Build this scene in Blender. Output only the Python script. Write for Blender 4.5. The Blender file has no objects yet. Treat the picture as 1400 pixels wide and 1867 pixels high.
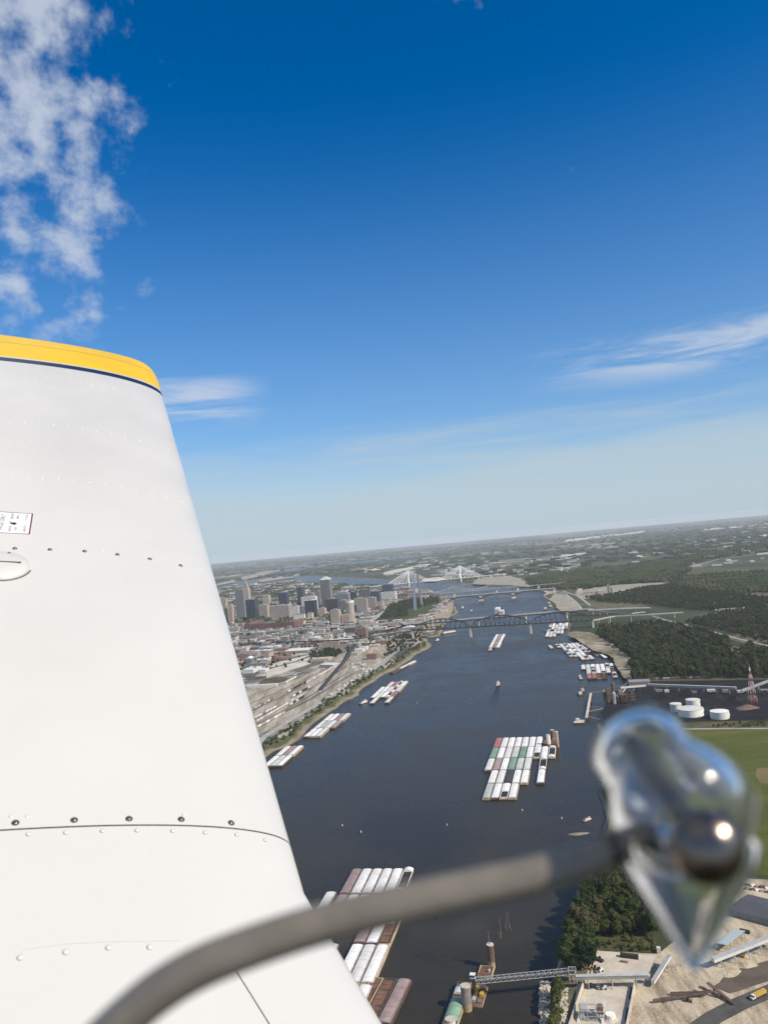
import bpy, math, random
from mathutils import Vector, Matrix
from mathutils.geometry import tessellate_polygon
R = math.radians
random.seed(7)
SC = bpy.context.scene
COL = SC.collection

# ------------------------------------------------------------------ camera
F, PW, PH = 1450.0, 1400.0, 1867.0          # focal length and frame in photograph pixels
CAMH, ROLL, PITCH = 340.0, R(5.03), math.atan((989 - PH / 2) * math.cos(R(5.03)) / 1450.0)
_cr, _sr, _cp, _sp = math.cos(ROLL), math.sin(ROLL), math.cos(PITCH), math.sin(PITCH)
R0, U0, F0 = Vector((1, 0, 0)), Vector((0, -_sp, _cp)), Vector((0, _cp, _sp))
CRIGHT, CUP = R0 * _cr - U0 * _sr, R0 * _sr + U0 * _cr
EYE = Vector((0, 0, CAMH))
camd = bpy.data.cameras.new('camera')
cam = bpy.data.objects.new('camera', camd)
COL.objects.link(cam)
m3 = Matrix((CRIGHT, CUP, -F0)).transposed().to_4x4()
m3.translation = EYE
cam.matrix_world = m3
camd.sensor_fit = 'HORIZONTAL'
camd.sensor_width = 36.0
camd.lens = 36.0 * F / PW
camd.clip_start = 0.02
camd.clip_end = 150000
camd.dof.use_dof = True
camd.dof.focus_distance = 12.0
camd.dof.aperture_fstop = 12.0
SC.camera = cam

# ------------------------------------------------------------------ light, sky, exposure
SUN_AZ, SUN_EL = R(122), R(40)
sund = bpy.data.lights.new('sun', 'SUN')
sund.energy = 4.6
sund.angle = R(0.53)
sund.color = (1.0, 0.90, 0.76)
suno = bpy.data.objects.new('sun', sund)
COL.objects.link(suno)
SDIR = Vector((math.sin(SUN_AZ) * math.cos(SUN_EL), math.cos(SUN_AZ) * math.cos(SUN_EL), math.sin(SUN_EL)))
suno.rotation_euler = SDIR.to_track_quat('Z', 'Y').to_euler()
SC.view_settings.view_transform = 'Standard'
SC.view_settings.look = 'None'
SC.view_settings.exposure = 0.2
SC.view_settings.gamma = 1.0
SC.cycles.use_denoising = True
SC.cycles.max_bounces = 8
SC.cycles.transmission_bounces = 8
SC.cycles.volume_bounces = 2
SC.cycles.transparent_max_bounces = 8
SC.cycles.sample_clamp_indirect = 4.0


class NT:
    """small helper to write node trees"""
    def __init__(s, tree):
        s.t = tree
        s.n = tree.nodes
        s.l = tree.links

    def new(s, typ, **kw):
        n = s.n.new(typ)
        for k, v in kw.items():
            setattr(n, k, v)
        return n

    def put(s, sock, v):
        if hasattr(v, 'is_output'):
            s.l.new(v, sock)
        elif v is not None:
            sock.default_value = v

    def math(s, op, a, b=None, c=None, clamp=False):
        n = s.new('ShaderNodeMath', operation=op)
        n.use_clamp = clamp
        for i, v in enumerate((a, b, c)):
            if v is not None:
                s.put(n.inputs[i], v)
        return n.outputs[0]

    def mix(s, f, a, b, typ='RGBA', blend='MIX'):
        n = s.new('ShaderNodeMix', data_type=typ)
        if typ == 'RGBA':
            n.blend_type = blend
            s.put(n.inputs[0], f); s.put(n.inputs[6], a); s.put(n.inputs[7], b)
            return n.outputs[2]
        s.put(n.inputs[0], f); s.put(n.inputs[2], a); s.put(n.inputs[3], b)
        return n.outputs[0]

    def noise(s, vec, scale, detail=4, rough=0.55, dist=0.0):
        n = s.new('ShaderNodeTexNoise')
        s.put(n.inputs['Vector'], vec)
        n.inputs['Scale'].default_value = scale
        n.inputs['Detail'].default_value = detail
        n.inputs['Roughness'].default_value = rough
        n.inputs['Distortion'].default_value = dist
        return n.outputs[0]

    def smooth(s, x, a, b, lo=0.0, hi=1.0):
        n = s.new('ShaderNodeMapRange', interpolation_type='SMOOTHSTEP')
        s.put(n.inputs[0], x)
        for i, v in zip((1, 2, 3, 4), (a, b, lo, hi)):
            n.inputs[i].default_value = v
        return n.outputs[0]

    def ramp(s, x, stops, mode='LINEAR'):
        n = s.new('ShaderNodeValToRGB')
        s.put(n.inputs[0], x)
        r = n.color_ramp
        r.interpolation = mode
        while len(r.elements) < len(stops):
            r.elements.new(0.5)
        for e, (p, c) in zip(r.elements, stops):
            e.position = p
            e.color = (*c, 1)
        return n.outputs[0]

    def mapping(s, vec, rot=(0, 0, 0), scale=(1, 1, 1), loc=(0, 0, 0)):
        n = s.new('ShaderNodeMapping')
        s.put(n.inputs[0], vec)
        n.inputs['Location'].default_value = loc
        n.inputs['Rotation'].default_value = rot
        n.inputs['Scale'].default_value = scale
        return n.outputs[0]

    def xyz(s, v):
        n = s.new('ShaderNodeSeparateXYZ')
        s.put(n.inputs[0], v)
        return n.outputs

    def cxyz(s, a, b, c):
        n = s.new('ShaderNodeCombineXYZ')
        s.put(n.inputs[0], a); s.put(n.inputs[1], b); s.put(n.inputs[2], c)
        return n.outputs[0]


world = bpy.data.worlds.new('World')
SC.world = world
world.use_nodes = True
world.node_tree.nodes.clear()
w = NT(world.node_tree)
sky = w.new('ShaderNodeTexSky', sky_type='NISHITA')
sky.sun_disc = False
sky.sun_elevation = SUN_EL
sky.sun_rotation = SUN_AZ
sky.altitude = 400
sky.air_density = 1.0
sky.dust_density = 0.6
sky.ozone_density = 2.5
hs = w.new('ShaderNodeHueSaturation')
hs.inputs['Hue'].default_value = 0.506
hs.inputs['Saturation'].default_value = 1.48
hs.inputs['Value'].default_value = 1.0
w.l.new(sky.outputs[0], hs.inputs['Color'])
tc = w.new('ShaderNodeTexCoord')
dx, dy, dz = w.xyz(tc.outputs['Generated'])
az = w.math('ARCTAN2', dx, dy)
zc = w.math('MAXIMUM', dz, 0.015)
pu, pv = w.math('DIVIDE', dx, zc), w.math('DIVIDE', dy, zc)
plane = w.cxyz(pu, pv, 0.0)
# altocumulus bank to the west
n1 = w.noise(w.cxyz(w.math('MULTIPLY', az, 1.0), w.math('MULTIPLY', dz, 1.25), 0.31), 19.0, 6, 0.55, 0.1)
n2 = w.noise(w.cxyz(az, dz, 1.7), 4.5, 3, 0.5, 0.0)
west = w.smooth(az, -0.16, -0.36, -0.36, -0.03)
high = w.smooth(dz, 0.22, 0.30)
cover = w.smooth(w.math('ADD', w.math('ADD', n1, w.math('MULTIPLY', w.math('SUBTRACT', n2, 0.5), 0.35)), w.math('ADD', w.math('MULTIPLY', w.math('SUBTRACT', dz, 0.42), 0.3), west)), 0.34, 0.66)
alto = w.math('MULTIPLY', cover, high)
# thin veil and streaks low over the horizon
band = w.cxyz(w.math('MULTIPLY', az, 2.2), w.math('MULTIPLY', dz, 26.0), 3.7)
n3 = w.noise(band, 1.6, 6, 0.6, 0.4)
n4 = w.noise(w.cxyz(w.math('MULTIPLY', az, 5.0), w.math('MULTIPLY', dz, 42.0), 9.1), 1.0, 6, 0.62, 0.6)
veil = w.math('MULTIPLY', w.smooth(w.math('ADD', dz, w.math('MULTIPLY', w.math('SUBTRACT', n3, 0.5), 0.17)), 0.165, 0.04), 0.88)
cirr = w.math('MULTIPLY', w.math('MULTIPLY', w.smooth(n4, 0.40, 0.66), w.smooth(dz, 0.15, 0.185)),
              w.math('MULTIPLY', w.smooth(dz, 0.23, 0.20), w.math('MAXIMUM', w.smooth(az, 0.16, 0.36), w.smooth(az, -0.12, -0.2))))
cl = w.math('MAXIMUM', w.math('MULTIPLY', alto, 0.78), w.math('MULTIPLY', cirr, 0.72))
thin = w.math('MULTIPLY', w.smooth(dz, 0.52, 0.02), 0.42)
c0 = w.mix(thin, hs.outputs[0], (2.4, 3.9, 6.5, 1))
c1 = w.mix(veil, c0, (3.9, 4.75, 5.35, 1))
c2 = w.mix(cl, c1, (4.9, 5.35, 6.1, 1))
bg = w.new('ShaderNodeBackground')
bg.inputs['Strength'].default_value = 0.109
w.l.new(c2, bg.inputs['Color'])
wo = w.new('ShaderNodeOutputWorld')
w.l.new(bg.outputs[0], wo.inputs[0])

# ------------------------------------------------------------------ helpers
LAND = 8.0


def ray(px, py):
    x, y = (px - PW / 2) / F, -(py - PH / 2) / F
    return F0 + CRIGHT * x + CUP * y


def at(px, py, z=LAND):
    """point of height z seen at a photograph pixel"""
    d = ray(px, py)
    return EYE + d * ((z - CAMH) / d.z)


def at_y(px, py, Y):
    d = ray(px, py)
    return EYE + d * (Y / d.y)


def pj(p):
    v = Vector(p) - EYE
    d = v.dot(F0)
    return (v.dot(CRIGHT) / d * F + PW / 2, -v.dot(CUP) / d * F + PH / 2, d)


def camP(px, py, depth):
    return EYE + ray(px, py) * depth


def z_over(px, py, base):
    """height of the point seen at the pixel, standing above base"""
    return at_y(px, py, base.y).z


MATS = {}


def material(name, fn):
    if name not in MATS:
        m = bpy.data.materials.new(name)
        m.use_nodes = True
        m.node_tree.nodes.clear()
        t = NT(m.node_tree)
        out = t.new('ShaderNodeOutputMaterial')
        fn(t, out)
        MATS[name] = m
    return MATS[name]


def bsdf(t, out, color, rough=0.7, metal=0.0, bump=None, strength=0.3, dist=1.0, spec=0.5, **kw):
    b = t.new('ShaderNodeBsdfPrincipled')
    t.put(b.inputs['Base Color'], (*color, 1) if isinstance(color, tuple) and len(color) == 3 else color)
    t.put(b.inputs['Roughness'], rough)
    b.inputs['Metallic'].default_value = metal
    b.inputs['Specular IOR Level'].default_value = spec
    for k, v in kw.items():
        t.put(b.inputs[k], v)
    if bump is not None:
        bn = t.new('ShaderNodeBump')
        bn.inputs['Strength'].default_value = strength
        bn.inputs['Distance'].default_value = dist
        t.l.new(bump, bn.inputs['Height'])
        t.l.new(bn.outputs[0], b.inputs['Normal'])
    t.l.new(b.outputs[0], out.inputs[0])
    return b


def worn(name, col, var=0.35, scale=0.25, rough=0.7, metal=0.0, dirt=None, dscale=0.08):
    """plain painted or mineral surface with blotches and grime"""
    def fn(t, out):
        tcn = t.new('ShaderNodeTexCoord').outputs['Object']
        oi = t.new('ShaderNodeObjectInfo').outputs['Random']
        v = t.new('ShaderNodeVectorMath', operation='ADD')
        t.l.new(tcn, v.inputs[0])
        t.l.new(t.cxyz(t.math('MULTIPLY', oi, 300.0), t.math('MULTIPLY', oi, 170.0), 0.0), v.inputs[1])
        n = t.noise(v.outputs[0], scale, 6, 0.62)
        tone = t.math('ADD', 0.82, t.math('MULTIPLY', oi, 0.3))
        lo = tuple(max(0.0, c * (1 - var)) for c in col)
        hi = tuple(min(0.9, c * (1 + var * 0.6)) for c in col)
        c = t.ramp(n, [(0.3, lo), (0.68, hi)])
        if dirt:
            d = t.smooth(t.noise(v.outputs[0], dscale, 5, 0.65), 0.50, 0.72)
            c = t.mix(d, c, (*dirt, 1))
        vm = t.new('ShaderNodeVectorMath', operation='SCALE')
        t.l.new(c, vm.inputs[0])
        t.l.new(tone, vm.inputs['Scale'])
        bsdf(t, out, vm.outputs[0], rough, metal)
    return material(name, fn)


class MB:
    """collects boxes, tubes, prisms into one mesh"""
    def __init__(s):
        s.v, s.f, s.m = [], [], []

    def add(s, vs, fs, m=0):
        o = len(s.v)
        s.v += [tuple(p) for p in vs]
        s.f += [tuple(i + o for i in q) for q in fs]
        s.m += [m] * len(fs)
        return s

    def box(s, x0, x1, y0, y1, z0, z1, m=0, taper=0.0):
        a = taper
        vs = [(x0, y0, z0), (x1, y0, z0), (x1, y1, z0), (x0, y1, z0), (x0 + a, y0 + a, z1), (x1 - a, y0 + a, z1), (x1 - a, y1 - a, z1), (x0 + a, y1 - a, z1)]
        return s.add(vs, [(0, 3, 2, 1), (4, 5, 6, 7), (0, 1, 5, 4), (1, 2, 6, 5), (2, 3, 7, 6), (3, 0, 4, 7)], m)

    def bar(s, a, b, w_, h=None, m=0):
        """rectangular bar from a to b"""
        a, b = Vector(a), Vector(b)
        h = h or w_
        d = (b - a)
        if d.length < 1e-6:
            return s
        d.normalize()
        up = Vector((0, 0, 1)) if abs(d.z) < 0.95 else Vector((0, 1, 0))
        r = d.cross(up).normalized()
        u = r.cross(d)
        vs = []
        for p in (a, b):
            for i, j in ((-1, -1), (1, -1), (1, 1), (-1, 1)):
                vs.append(p + r * (i * w_ / 2) + u * (j * h / 2))
        return s.add(vs, [(0, 1, 2, 3), (7, 6, 5, 4), (0, 4, 5, 1), (1, 5, 6, 2), (2, 6, 7, 3), (3, 7, 4, 0)], m)

    def cyl(s, c, r0, r1, z0, z1, n=12, m=0, cap=True):
        vs = []
        for r, z in ((r0, z0), (r1, z1)):
            for k in range(n):
                a = 2 * math.pi * k / n
                vs.append((c[0] + r * math.cos(a), c[1] + r * math.sin(a), z))
        fs = [(k, (k + 1) % n, n + (k + 1) % n, n + k) for k in range(n)]
        if cap:
            fs += [tuple(range(n, 2 * n)), tuple(reversed(range(n)))]
        return s.add(vs, fs, m)

    def tube(s, pts, rad, n=8, m=0):
        rings = []
        rad = rad if isinstance(rad, (list, tuple)) else [rad] * len(pts)
        pts = [Vector(p) for p in pts]
        vs = []
        ref = None
        for i, p in enumerate(pts):
            d = (pts[min(i + 1, len(pts) - 1)] - pts[max(i - 1, 0)]).normalized()
            if ref is None:
                ref = d.orthogonal().normalized()
            ref = (ref - d * ref.dot(d)).normalized()
            q = d.cross(ref)
            for k in range(n):
                a = 2 * math.pi * k / n
                vs.append(p + (ref * math.cos(a) + q * math.sin(a)) * rad[i])
        fs = []
        for i in range(len(pts) - 1):
            for k in range(n):
                fs.append((i * n + k, i * n + (k + 1) % n, (i + 1) * n + (k + 1) % n, (i + 1) * n + k))
        fs += [tuple(reversed(range(n))), tuple(range(len(vs) - n, len(vs)))]
        return s.add(vs, fs, m)

    def mesh(s, name, mats, smooth=False):
        me = bpy.data.meshes.new(name)
        me.from_pydata(s.v, [], s.f)
        for x in (mats if isinstance(mats, (list, tuple)) else [mats]):
            me.materials.append(x)
        if any(s.m):
            me.polygons.foreach_set('material_index', s.m)
        if smooth:
            me.polygons.foreach_set('use_smooth', [True] * len(s.f))
        me.update()
        return me

    def build(s, name, mats, parent=None, smooth=False):
        return link(name, s.mesh(name, mats, smooth), parent)


def link(name, me, parent=None, loc=None, rz=None, scale=None):
    o = bpy.data.objects.new(name, me)
    COL.objects.link(o)
    o.parent = parent
    if loc is not None:
        o.location = loc
    if rz is not None:
        o.rotation_euler = (0, 0, rz)
    if scale is not None:
        o.scale = scale
    return o


def tag(o, label=None, cat=None, group=None, kind=None):
    for k, v in (('label', label), ('category', cat), ('group', group), ('kind', kind)):
        if v:
            o[k] = v
    return o


def thing(name, label, cat, loc=(0, 0, 0), rz=0.0, group=None):
    return tag(link(name, None, None, loc, rz), label, cat, group)


def copy_thing(o, parent=None):
    c = o.copy()
    COL.objects.link(c)
    c.parent = parent
    for ch in list(o.children):
        copy_thing(ch, c)
    return c


_O1 = 'first second third fourth fifth sixth seventh eighth ninth tenth eleventh twelfth thirteenth fourteenth fifteenth sixteenth seventeenth eighteenth nineteenth'.split()
_O10 = {2: 'twent', 3: 'thirt', 4: 'fort', 5: 'fift', 6: 'sixt', 7: 'sevent', 8: 'eight', 9: 'ninet'}


def nth(k):
    """1 -> first ..."""
    if k < 20:
        return _O1[k - 1]
    t, u = divmod(k, 10)
    if t > 9:
        return ('hundred-and-' + nth(k - 100)) if k > 100 else 'hundredth'
    return _O10[t] + ('ieth' if u == 0 else 'y-' + _O1[u - 1])


def inside(p, poly):
    c = False
    j = len(poly) - 1
    for i in range(len(poly)):
        a, b = poly[i], poly[j]
        if (a[1] > p[1]) != (b[1] > p[1]) and p[0] < (b[0] - a[0]) * (p[1] - a[1]) / (b[1] - a[1]) + a[0]:
            c = not c
        j = i
    return c


def heading(a, b):
    """rotation about z that turns +Y onto the way from a to b"""
    d = b - a
    return -math.atan2(d.x, d.y)


GRID = -R(13)                                   # the city and the river run 13 degrees east of north
EN = Vector((math.sin(R(13)), math.cos(R(13)), 0))
ER = Vector((math.cos(R(13)), -math.sin(R(13)), 0))


def le_x(py):
    """photograph x of the wing's leading edge at row py"""
    return 297 + (py - 727) * 0.2804


def in_view(p, margin=6):
    x, y, d = pj(p)
    return d > 0 and le_x(y) - margin < x < PW + margin and y < PH + margin

# ------------------------------------------------------------------ ground and water
def fractal(pts, depth, amp, rng):
    for _ in range(depth):
        out = []
        for a, b in zip(pts, pts[1:]):
            d = b - a
            n = Vector((-d.y, d.x, 0))
            out += [a, (a + b) / 2 + n * rng.uniform(-amp, amp)]
        pts = out + [pts[-1]]
    return pts


LSHORE_PX = [(420, 1480), (486, 1384), (505, 1370), (529, 1361), (557, 1341), (600, 1303), (630, 1281), (658, 1268), (680, 1246), (701, 1232),
             (720, 1224), (745, 1207), (771, 1189), (789, 1179), (783, 1165), (806, 1159), (810, 1149), (818, 1134), (829, 1122),
             (833, 1110), (832, 1099), (824, 1091), (806, 1083), (790, 1077), (768, 1074), (735, 1072), (700, 1070), (655, 1069), (610, 1068), (575, 1064), (540, 1060)]
RSHORE_PX = [(985, 1900), (989, 1867), (990, 1830), (1003, 1795), (1013, 1762), (1028, 1712), (1042, 1660), (1060, 1600), (1085, 1540), (1100, 1480), (1098, 1420),
             (1092, 1370), (1084, 1325), (1098, 1290), (1122, 1262), (1138, 1242), (1133, 1230), (1120, 1214), (1117, 1200), (1098, 1192), (1078, 1187), (1062, 1174),
             (1048, 1165), (1033, 1156), (1036, 1141), (1030, 1128), (1018, 1116), (1000, 1108), (1001, 1094), (992, 1082), (975, 1075), (930, 1069), (893, 1066),
             (862, 1066), (846, 1064), (826, 1061), (790, 1062), (740, 1062), (690, 1057), (640, 1054), (590, 1052), (545, 1051)]
rng = random.Random(3)
LS = [Vector((-330, -800, 0)), Vector((-300, 300, 0)), Vector((-255, 850, 0))] + [at(x, y, 0) for x, y in LSHORE_PX]
RS = [Vector((120, -800, 0)), Vector((95, 200, 0))] + [at(x, y, 0) for x, y in RSHORE_PX]
LS = fractal(LS, 2, 0.06, rng) + [Vector((-3800, 8300, 0)), Vector((-9000, 9600, 0)), Vector((-42000, 15000, 0))]
RS = fractal(RS, 2, 0.06, rng) + [Vector((-3800, 9300, 0)), Vector((-9000, 10300, 0)), Vector((-42000, 15600, 0))]


def offset(line, dist, side):
    out = []
    for i, p in enumerate(line):
        d = (line[min(i + 1, len(line) - 1)] - line[max(i - 1, 0)]).normalized()
        n = Vector((-d.y, d.x, 0)) * side
        q = p + n * (dist(p) if callable(dist) else dist)
        out.append(Vector((q.x, q.y, 0)))
    return out


BW = lambda p: 26 if p.y < 2300 else 30
LQ = offset(LS, BW, 1)
RQ = offset(RS, lambda p: 9 if p.y < 1200 else (22 if p.y < 3500 else 30), -1)


def m_land(name, stops, fields, block, street):
    def fn(t, out):
        pos = t.new('ShaderNodeNewGeometry').outputs['Position']
        p = t.mapping(pos, rot=(0, 0, R(13)))
        vo = t.new('ShaderNodeTexVoronoi', distance='CHEBYCHEV')
        vo.inputs['Scale'].default_value = 1.0 / block
        vo.inputs['Randomness'].default_value = 0.75
        t.l.new(p, vo.inputs['Vector'])
        cell = t.xyz(vo.outputs['Color'])[0]
        n = t.noise(pos, 1.0 / 420, 6, 0.6)
        k = t.math('ADD', t.math('MULTIPLY', cell, 0.55), t.math('MULTIPLY', n, 0.62))
        c = t.ramp(k, stops)
        fine = t.noise(pos, 0.045, 6, 0.65)
        c = t.mix(t.smooth(fine, 0.35, 0.75), c, (*street, 1))
        # country: wide fields and woods further out
        vf = t.new('ShaderNodeTexVoronoi')
        vf.inputs['Scale'].default_value = 1.0 / 900
        t.l.new(p, vf.inputs['Vector'])
        cf = t.ramp(t.math('ADD', t.math('MULTIPLY', t.xyz(vf.outputs['Color'])[1], 0.5), t.math('MULTIPLY', t.noise(pos, 1 / 700, 7, 0.7), 0.7)), fields)
        dist = t.new('ShaderNodeVectorMath', operation='LENGTH')
        t.l.new(pos, dist.inputs[0])
        far = t.smooth(t.math('ADD', dist.outputs['Value'], t.math('MULTIPLY', t.math('SUBTRACT', n, 0.5), 5000.0)), 6500, 10500)
        bsdf(t, out, t.mix(far, c, cf), 0.9, spec=0.2)
    return material(name, fn)


M_URBAN = m_land('urban_ground', [(0.3, (0.035, 0.05, 0.022)), (0.45, (0.06, 0.07, 0.045)), (0.56, (0.18, 0.165, 0.135)), (0.68, (0.31, 0.28, 0.225)), (0.85, (0.5, 0.46, 0.39))],
                 [(0.3, (0.022, 0.035, 0.017)), (0.55, (0.045, 0.06, 0.028)), (0.7, (0.10, 0.09, 0.055)), (0.85, (0.3, 0.27, 0.22))], 62, (0.12, 0.12, 0.115))
M_BOTTOM = m_land('bottomland', [(0.35, (0.028, 0.042, 0.016)), (0.6, (0.052, 0.068, 0.026)), (0.75, (0.10, 0.092, 0.05)), (0.95, (0.2, 0.17, 0.11))],
                  [(0.3, (0.02, 0.033, 0.016)), (0.58, (0.04, 0.058, 0.025)), (0.74, (0.095, 0.085, 0.05)), (0.88, (0.32, 0.3, 0.25))], 300, (0.055, 0.062, 0.03))


def fn_sand(t, out):
    pos = t.new('ShaderNodeNewGeometry').outputs['Position']
    z = t.xyz(pos)[2]
    n = t.noise(pos, 0.05, 7, 0.65)
    c = t.ramp(n, [(0.35, (0.15, 0.125, 0.085)), (0.6, (0.27, 0.23, 0.165)), (0.75, (0.38, 0.34, 0.265))])
    g = t.smooth(t.math('ADD', t.math('MULTIPLY', z, 0.1), t.math('MULTIPLY', t.noise(pos, 0.025, 4, 0.6), 1.1)), 0.78, 1.05)
    c = t.mix(g, c, (0.075, 0.08, 0.032, 1))
    wet = t.smooth(z, 1.3, 0.2)
    c = t.mix(wet, c, (0.09, 0.075, 0.055, 1))
    bsdf(t, out, c, 0.9, spec=0.2, bump=n, strength=0.5, dist=2.0)


M_SAND = material('bank_sand', fn_sand)


def land(name, shore, top, corners, mat, flip):
    mb = MB()
    n = len(shore)
    steps = ((0.0, -1.2), (0.25, 1.2), (0.7, 4.5), (1.0, LAND))
    rows = [[(shore[i].lerp(top[i], s).x, shore[i].lerp(top[i], s).y, z) for i in range(n)] for s, z in steps]
    vs = [p for r in rows for p in r]
    fs = []
    for k in range(len(steps) - 1):
        for i in range(n - 1):
            q = (k * n + i, k * n + i + 1, (k + 1) * n + i + 1, (k + 1) * n + i)
            fs.append(q if not flip else q[::-1])
    mb.add(vs, fs, 1)
    poly = [Vector(p) for p in rows[-1]] + [Vector((x, y, LAND)) for x, y in corners]
    tris = tessellate_polygon([poly])
    ft = []
    for a, b, c in tris:
        nz = (poly[b] - poly[a]).cross(poly[c] - poly[a]).z
        ft.append((a, b, c) if nz > 0 else (a, c, b))
    mb.add(poly, ft, 0)
    return tag(mb.build(name, [mat, M_SAND]), kind='structure')


land('ground_west', LS, LQ, [(-42000, -800)], M_URBAN, False)
land('ground_east', RS, RQ, [(-42000, 42000), (42000, 42000), (42000, -800)], M_BOTTOM, True)
WEST = [(p.x, p.y) for p in LQ] + [(-42000, -800)]
RIVER = [(p.x, p.y) for p in LQ] + [(p.x, p.y) for p in reversed(RQ)]


def fn_water(t, out):
    pos = t.new('ShaderNodeNewGeometry').outputs['Position']
    a = t.noise(t.mapping(pos, rot=(0, 0, R(20)), scale=(0.045, 0.16, 0.1)), 1.0, 5, 0.6)
    b = t.noise(pos, 0.006, 5, 0.6, 1.2)
    c = t.ramp(b, [(0.35, (0.026, 0.023, 0.016)), (0.62, (0.038, 0.033, 0.022)), (0.8, (0.05, 0.046, 0.034))])
    h = t.math('ADD', t.math('MULTIPLY', a, 0.5), t.math('MULTIPLY', t.noise(pos, 0.6, 2, 0.5), 0.15))
    bsdf(t, out, c, t.smooth(b, 0.3, 0.75, 0.24, 0.36), bump=h, strength=0.42, dist=1.0, spec=0.26, IOR=1.33)


M_WATER = material('river_water', fn_water)
wv = [(-42000, -800, 0), (900, -800, 0), (900, 16000, 0), (-42000, 16000, 0)]
tag(MB().add(wv, [(0, 1, 2, 3)]).build('river_water', M_WATER), kind='structure')


# ------------------------------------------------------------------ surface sheets
def sheet(name, pts, mat, lift=0.15, world=False, amp=0.0):
    poly = [Vector((p[0], p[1], LAND + lift)) if world else at(p[0], p[1], LAND + lift) for p in pts]
    if amp:
        r = random.Random(len(name) * 7)
        poly = fractal(poly + [poly[0]], 2, amp, r)[:-1]
    fs = []
    for a, b, c in tessellate_polygon([poly]):
        nz = (poly[b] - poly[a]).cross(poly[c] - poly[a]).z
        fs.append((a, b, c) if nz > 0 else (a, c, b))
    return tag(MB().add(poly, fs).build(name, mat), kind='structure')


def strip(name, px, width, mat, lift=0.3, z=None, kind='structure', thick=0.0, parent=None):
    """ribbon along photograph points lying on the ground (or at height z)"""
    P = [at(x, y, LAND + lift if z is None else z) for x, y in px]
    out = []
    for i, p in enumerate(P):
        d = (P[min(i + 1, len(P) - 1)] - P[max(i - 1, 0)])
        d.z = 0
        d.normalize()
        n = Vector((-d.y, d.x, 0))
        out += [p + n * width / 2, p - n * width / 2]
    fs = [(2 * i + 1, 2 * i + 3, 2 * i + 2, 2 * i) for i in range(len(P) - 1)]
    mb = MB().add(out, fs)
    if thick:
        lo = [v - Vector((0, 0, thick)) for v in out]
        k = len(P) - 1
        mb.add(out + lo, [(2 * i, 2 * i + 2, 2 * i + 2 + len(out), 2 * i + len(out)) for i in range(k)] + [(2 * i + 3, 2 * i + 1, 2 * i + 1 + len(out), 2 * i + 3 + len(out)) for i in range(k)])
        mb.add(lo, [f[::-1] for f in fs])
    o = mb.build(name, mat, parent)
    return tag(o, kind=kind) if kind else o


def soil(name, stops, scale=0.02, scale2=0.2, rough=0.95, bump=0.4, stretch=None, rot=0.0):
    def fn(t, out):
        pos = t.new('ShaderNodeNewGeometry').outputs['Position']
        p = t.mapping(pos, rot=(0, 0, rot), scale=stretch) if stretch else pos
        n = t.noise(p, scale, 8, 0.66, 0.3)
        n2 = t.noise(pos, scale2, 5, 0.6)
        k = t.math('ADD', t.math('MULTIPLY', n, 0.75), t.math('MULTIPLY', n2, 0.3))
        bsdf(t, out, t.ramp(k, stops), rough, spec=0.15, bump=n2, strength=bump, dist=0.6)
    return material(name, fn)


M_YARD = soil('quarry_dust', [(0.36, (0.15, 0.115, 0.075)), (0.46, (0.32, 0.26, 0.18)), (0.6, (0.5, 0.43, 0.31))], 0.035, 0.5, stretch=(2.6, 0.55, 1), rot=R(-68))
M_CONC = soil('old_concrete', [(0.35, (0.36, 0.315, 0.245)), (0.6, (0.55, 0.495, 0.40))], 0.05, 0.5, bump=0.1)
M_BALLAST = soil('rail_ballast', [(0.34, (0.14, 0.12, 0.09)), (0.50, (0.29, 0.255, 0.195)), (0.64, (0.46, 0.41, 0.33))], 0.02, 0.2, stretch=(3.0, 0.35, 1), rot=R(14))
M_LOT = soil('pale_lot', [(0.35, (0.38, 0.35, 0.28)), (0.62, (0.56, 0.53, 0.45))], 0.02, 0.1)
M_COAL = soil('coal_ground', [(0.38, (0.008, 0.008, 0.010)), (0.58, (0.017, 0.017, 0.019)), (0.75, (0.06, 0.054, 0.048))], 0.03, 0.2)
M_FIELD = soil('green_field', [(0.36, (0.055, 0.07, 0.012)), (0.55, (0.085, 0.098, 0.02)), (0.72, (0.13, 0.125, 0.036))], 0.012, 0.12, stretch=(0.5, 2.2, 1), rot=R(-8))
M_SCRUB = soil('dry_scrub_ground', [(0.36, (0.04, 0.045, 0.018)), (0.55, (0.085, 0.08, 0.04)), (0.72, (0.16, 0.135, 0.08))], 0.03, 0.25)
M_PARK = soil('park_lawn', [(0.36, (0.03, 0.05, 0.016)), (0.6, (0.06, 0.08, 0.028))], 0.02, 0.1)
M_FLOOR = soil('wood_floor', [(0.36, (0.02, 0.028, 0.012)), (0.6, (0.045, 0.05, 0.022)), (0.75, (0.09, 0.08, 0.045))], 0.02, 0.1)
M_ASPH = soil('asphalt', [(0.35, (0.055, 0.054, 0.05)), (0.65, (0.10, 0.096, 0.088))], 0.06, 0.6, bump=0.1)
M_ROAD = soil('pale_road', [(0.35, (0.27, 0.26, 0.235)), (0.65, (0.40, 0.385, 0.345))], 0.04, 0.4, bump=0.1)
M_COBBLE = soil('levee_cobble', [(0.35, (0.24, 0.19, 0.14)), (0.65, (0.37, 0.30, 0.235))], 0.03, 0.3)
M_GRAVEL = soil('pale_gravel', [(0.35, (0.2, 0.18, 0.13)), (0.65, (0.36, 0.33, 0.26))], 0.015, 0.1)

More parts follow.
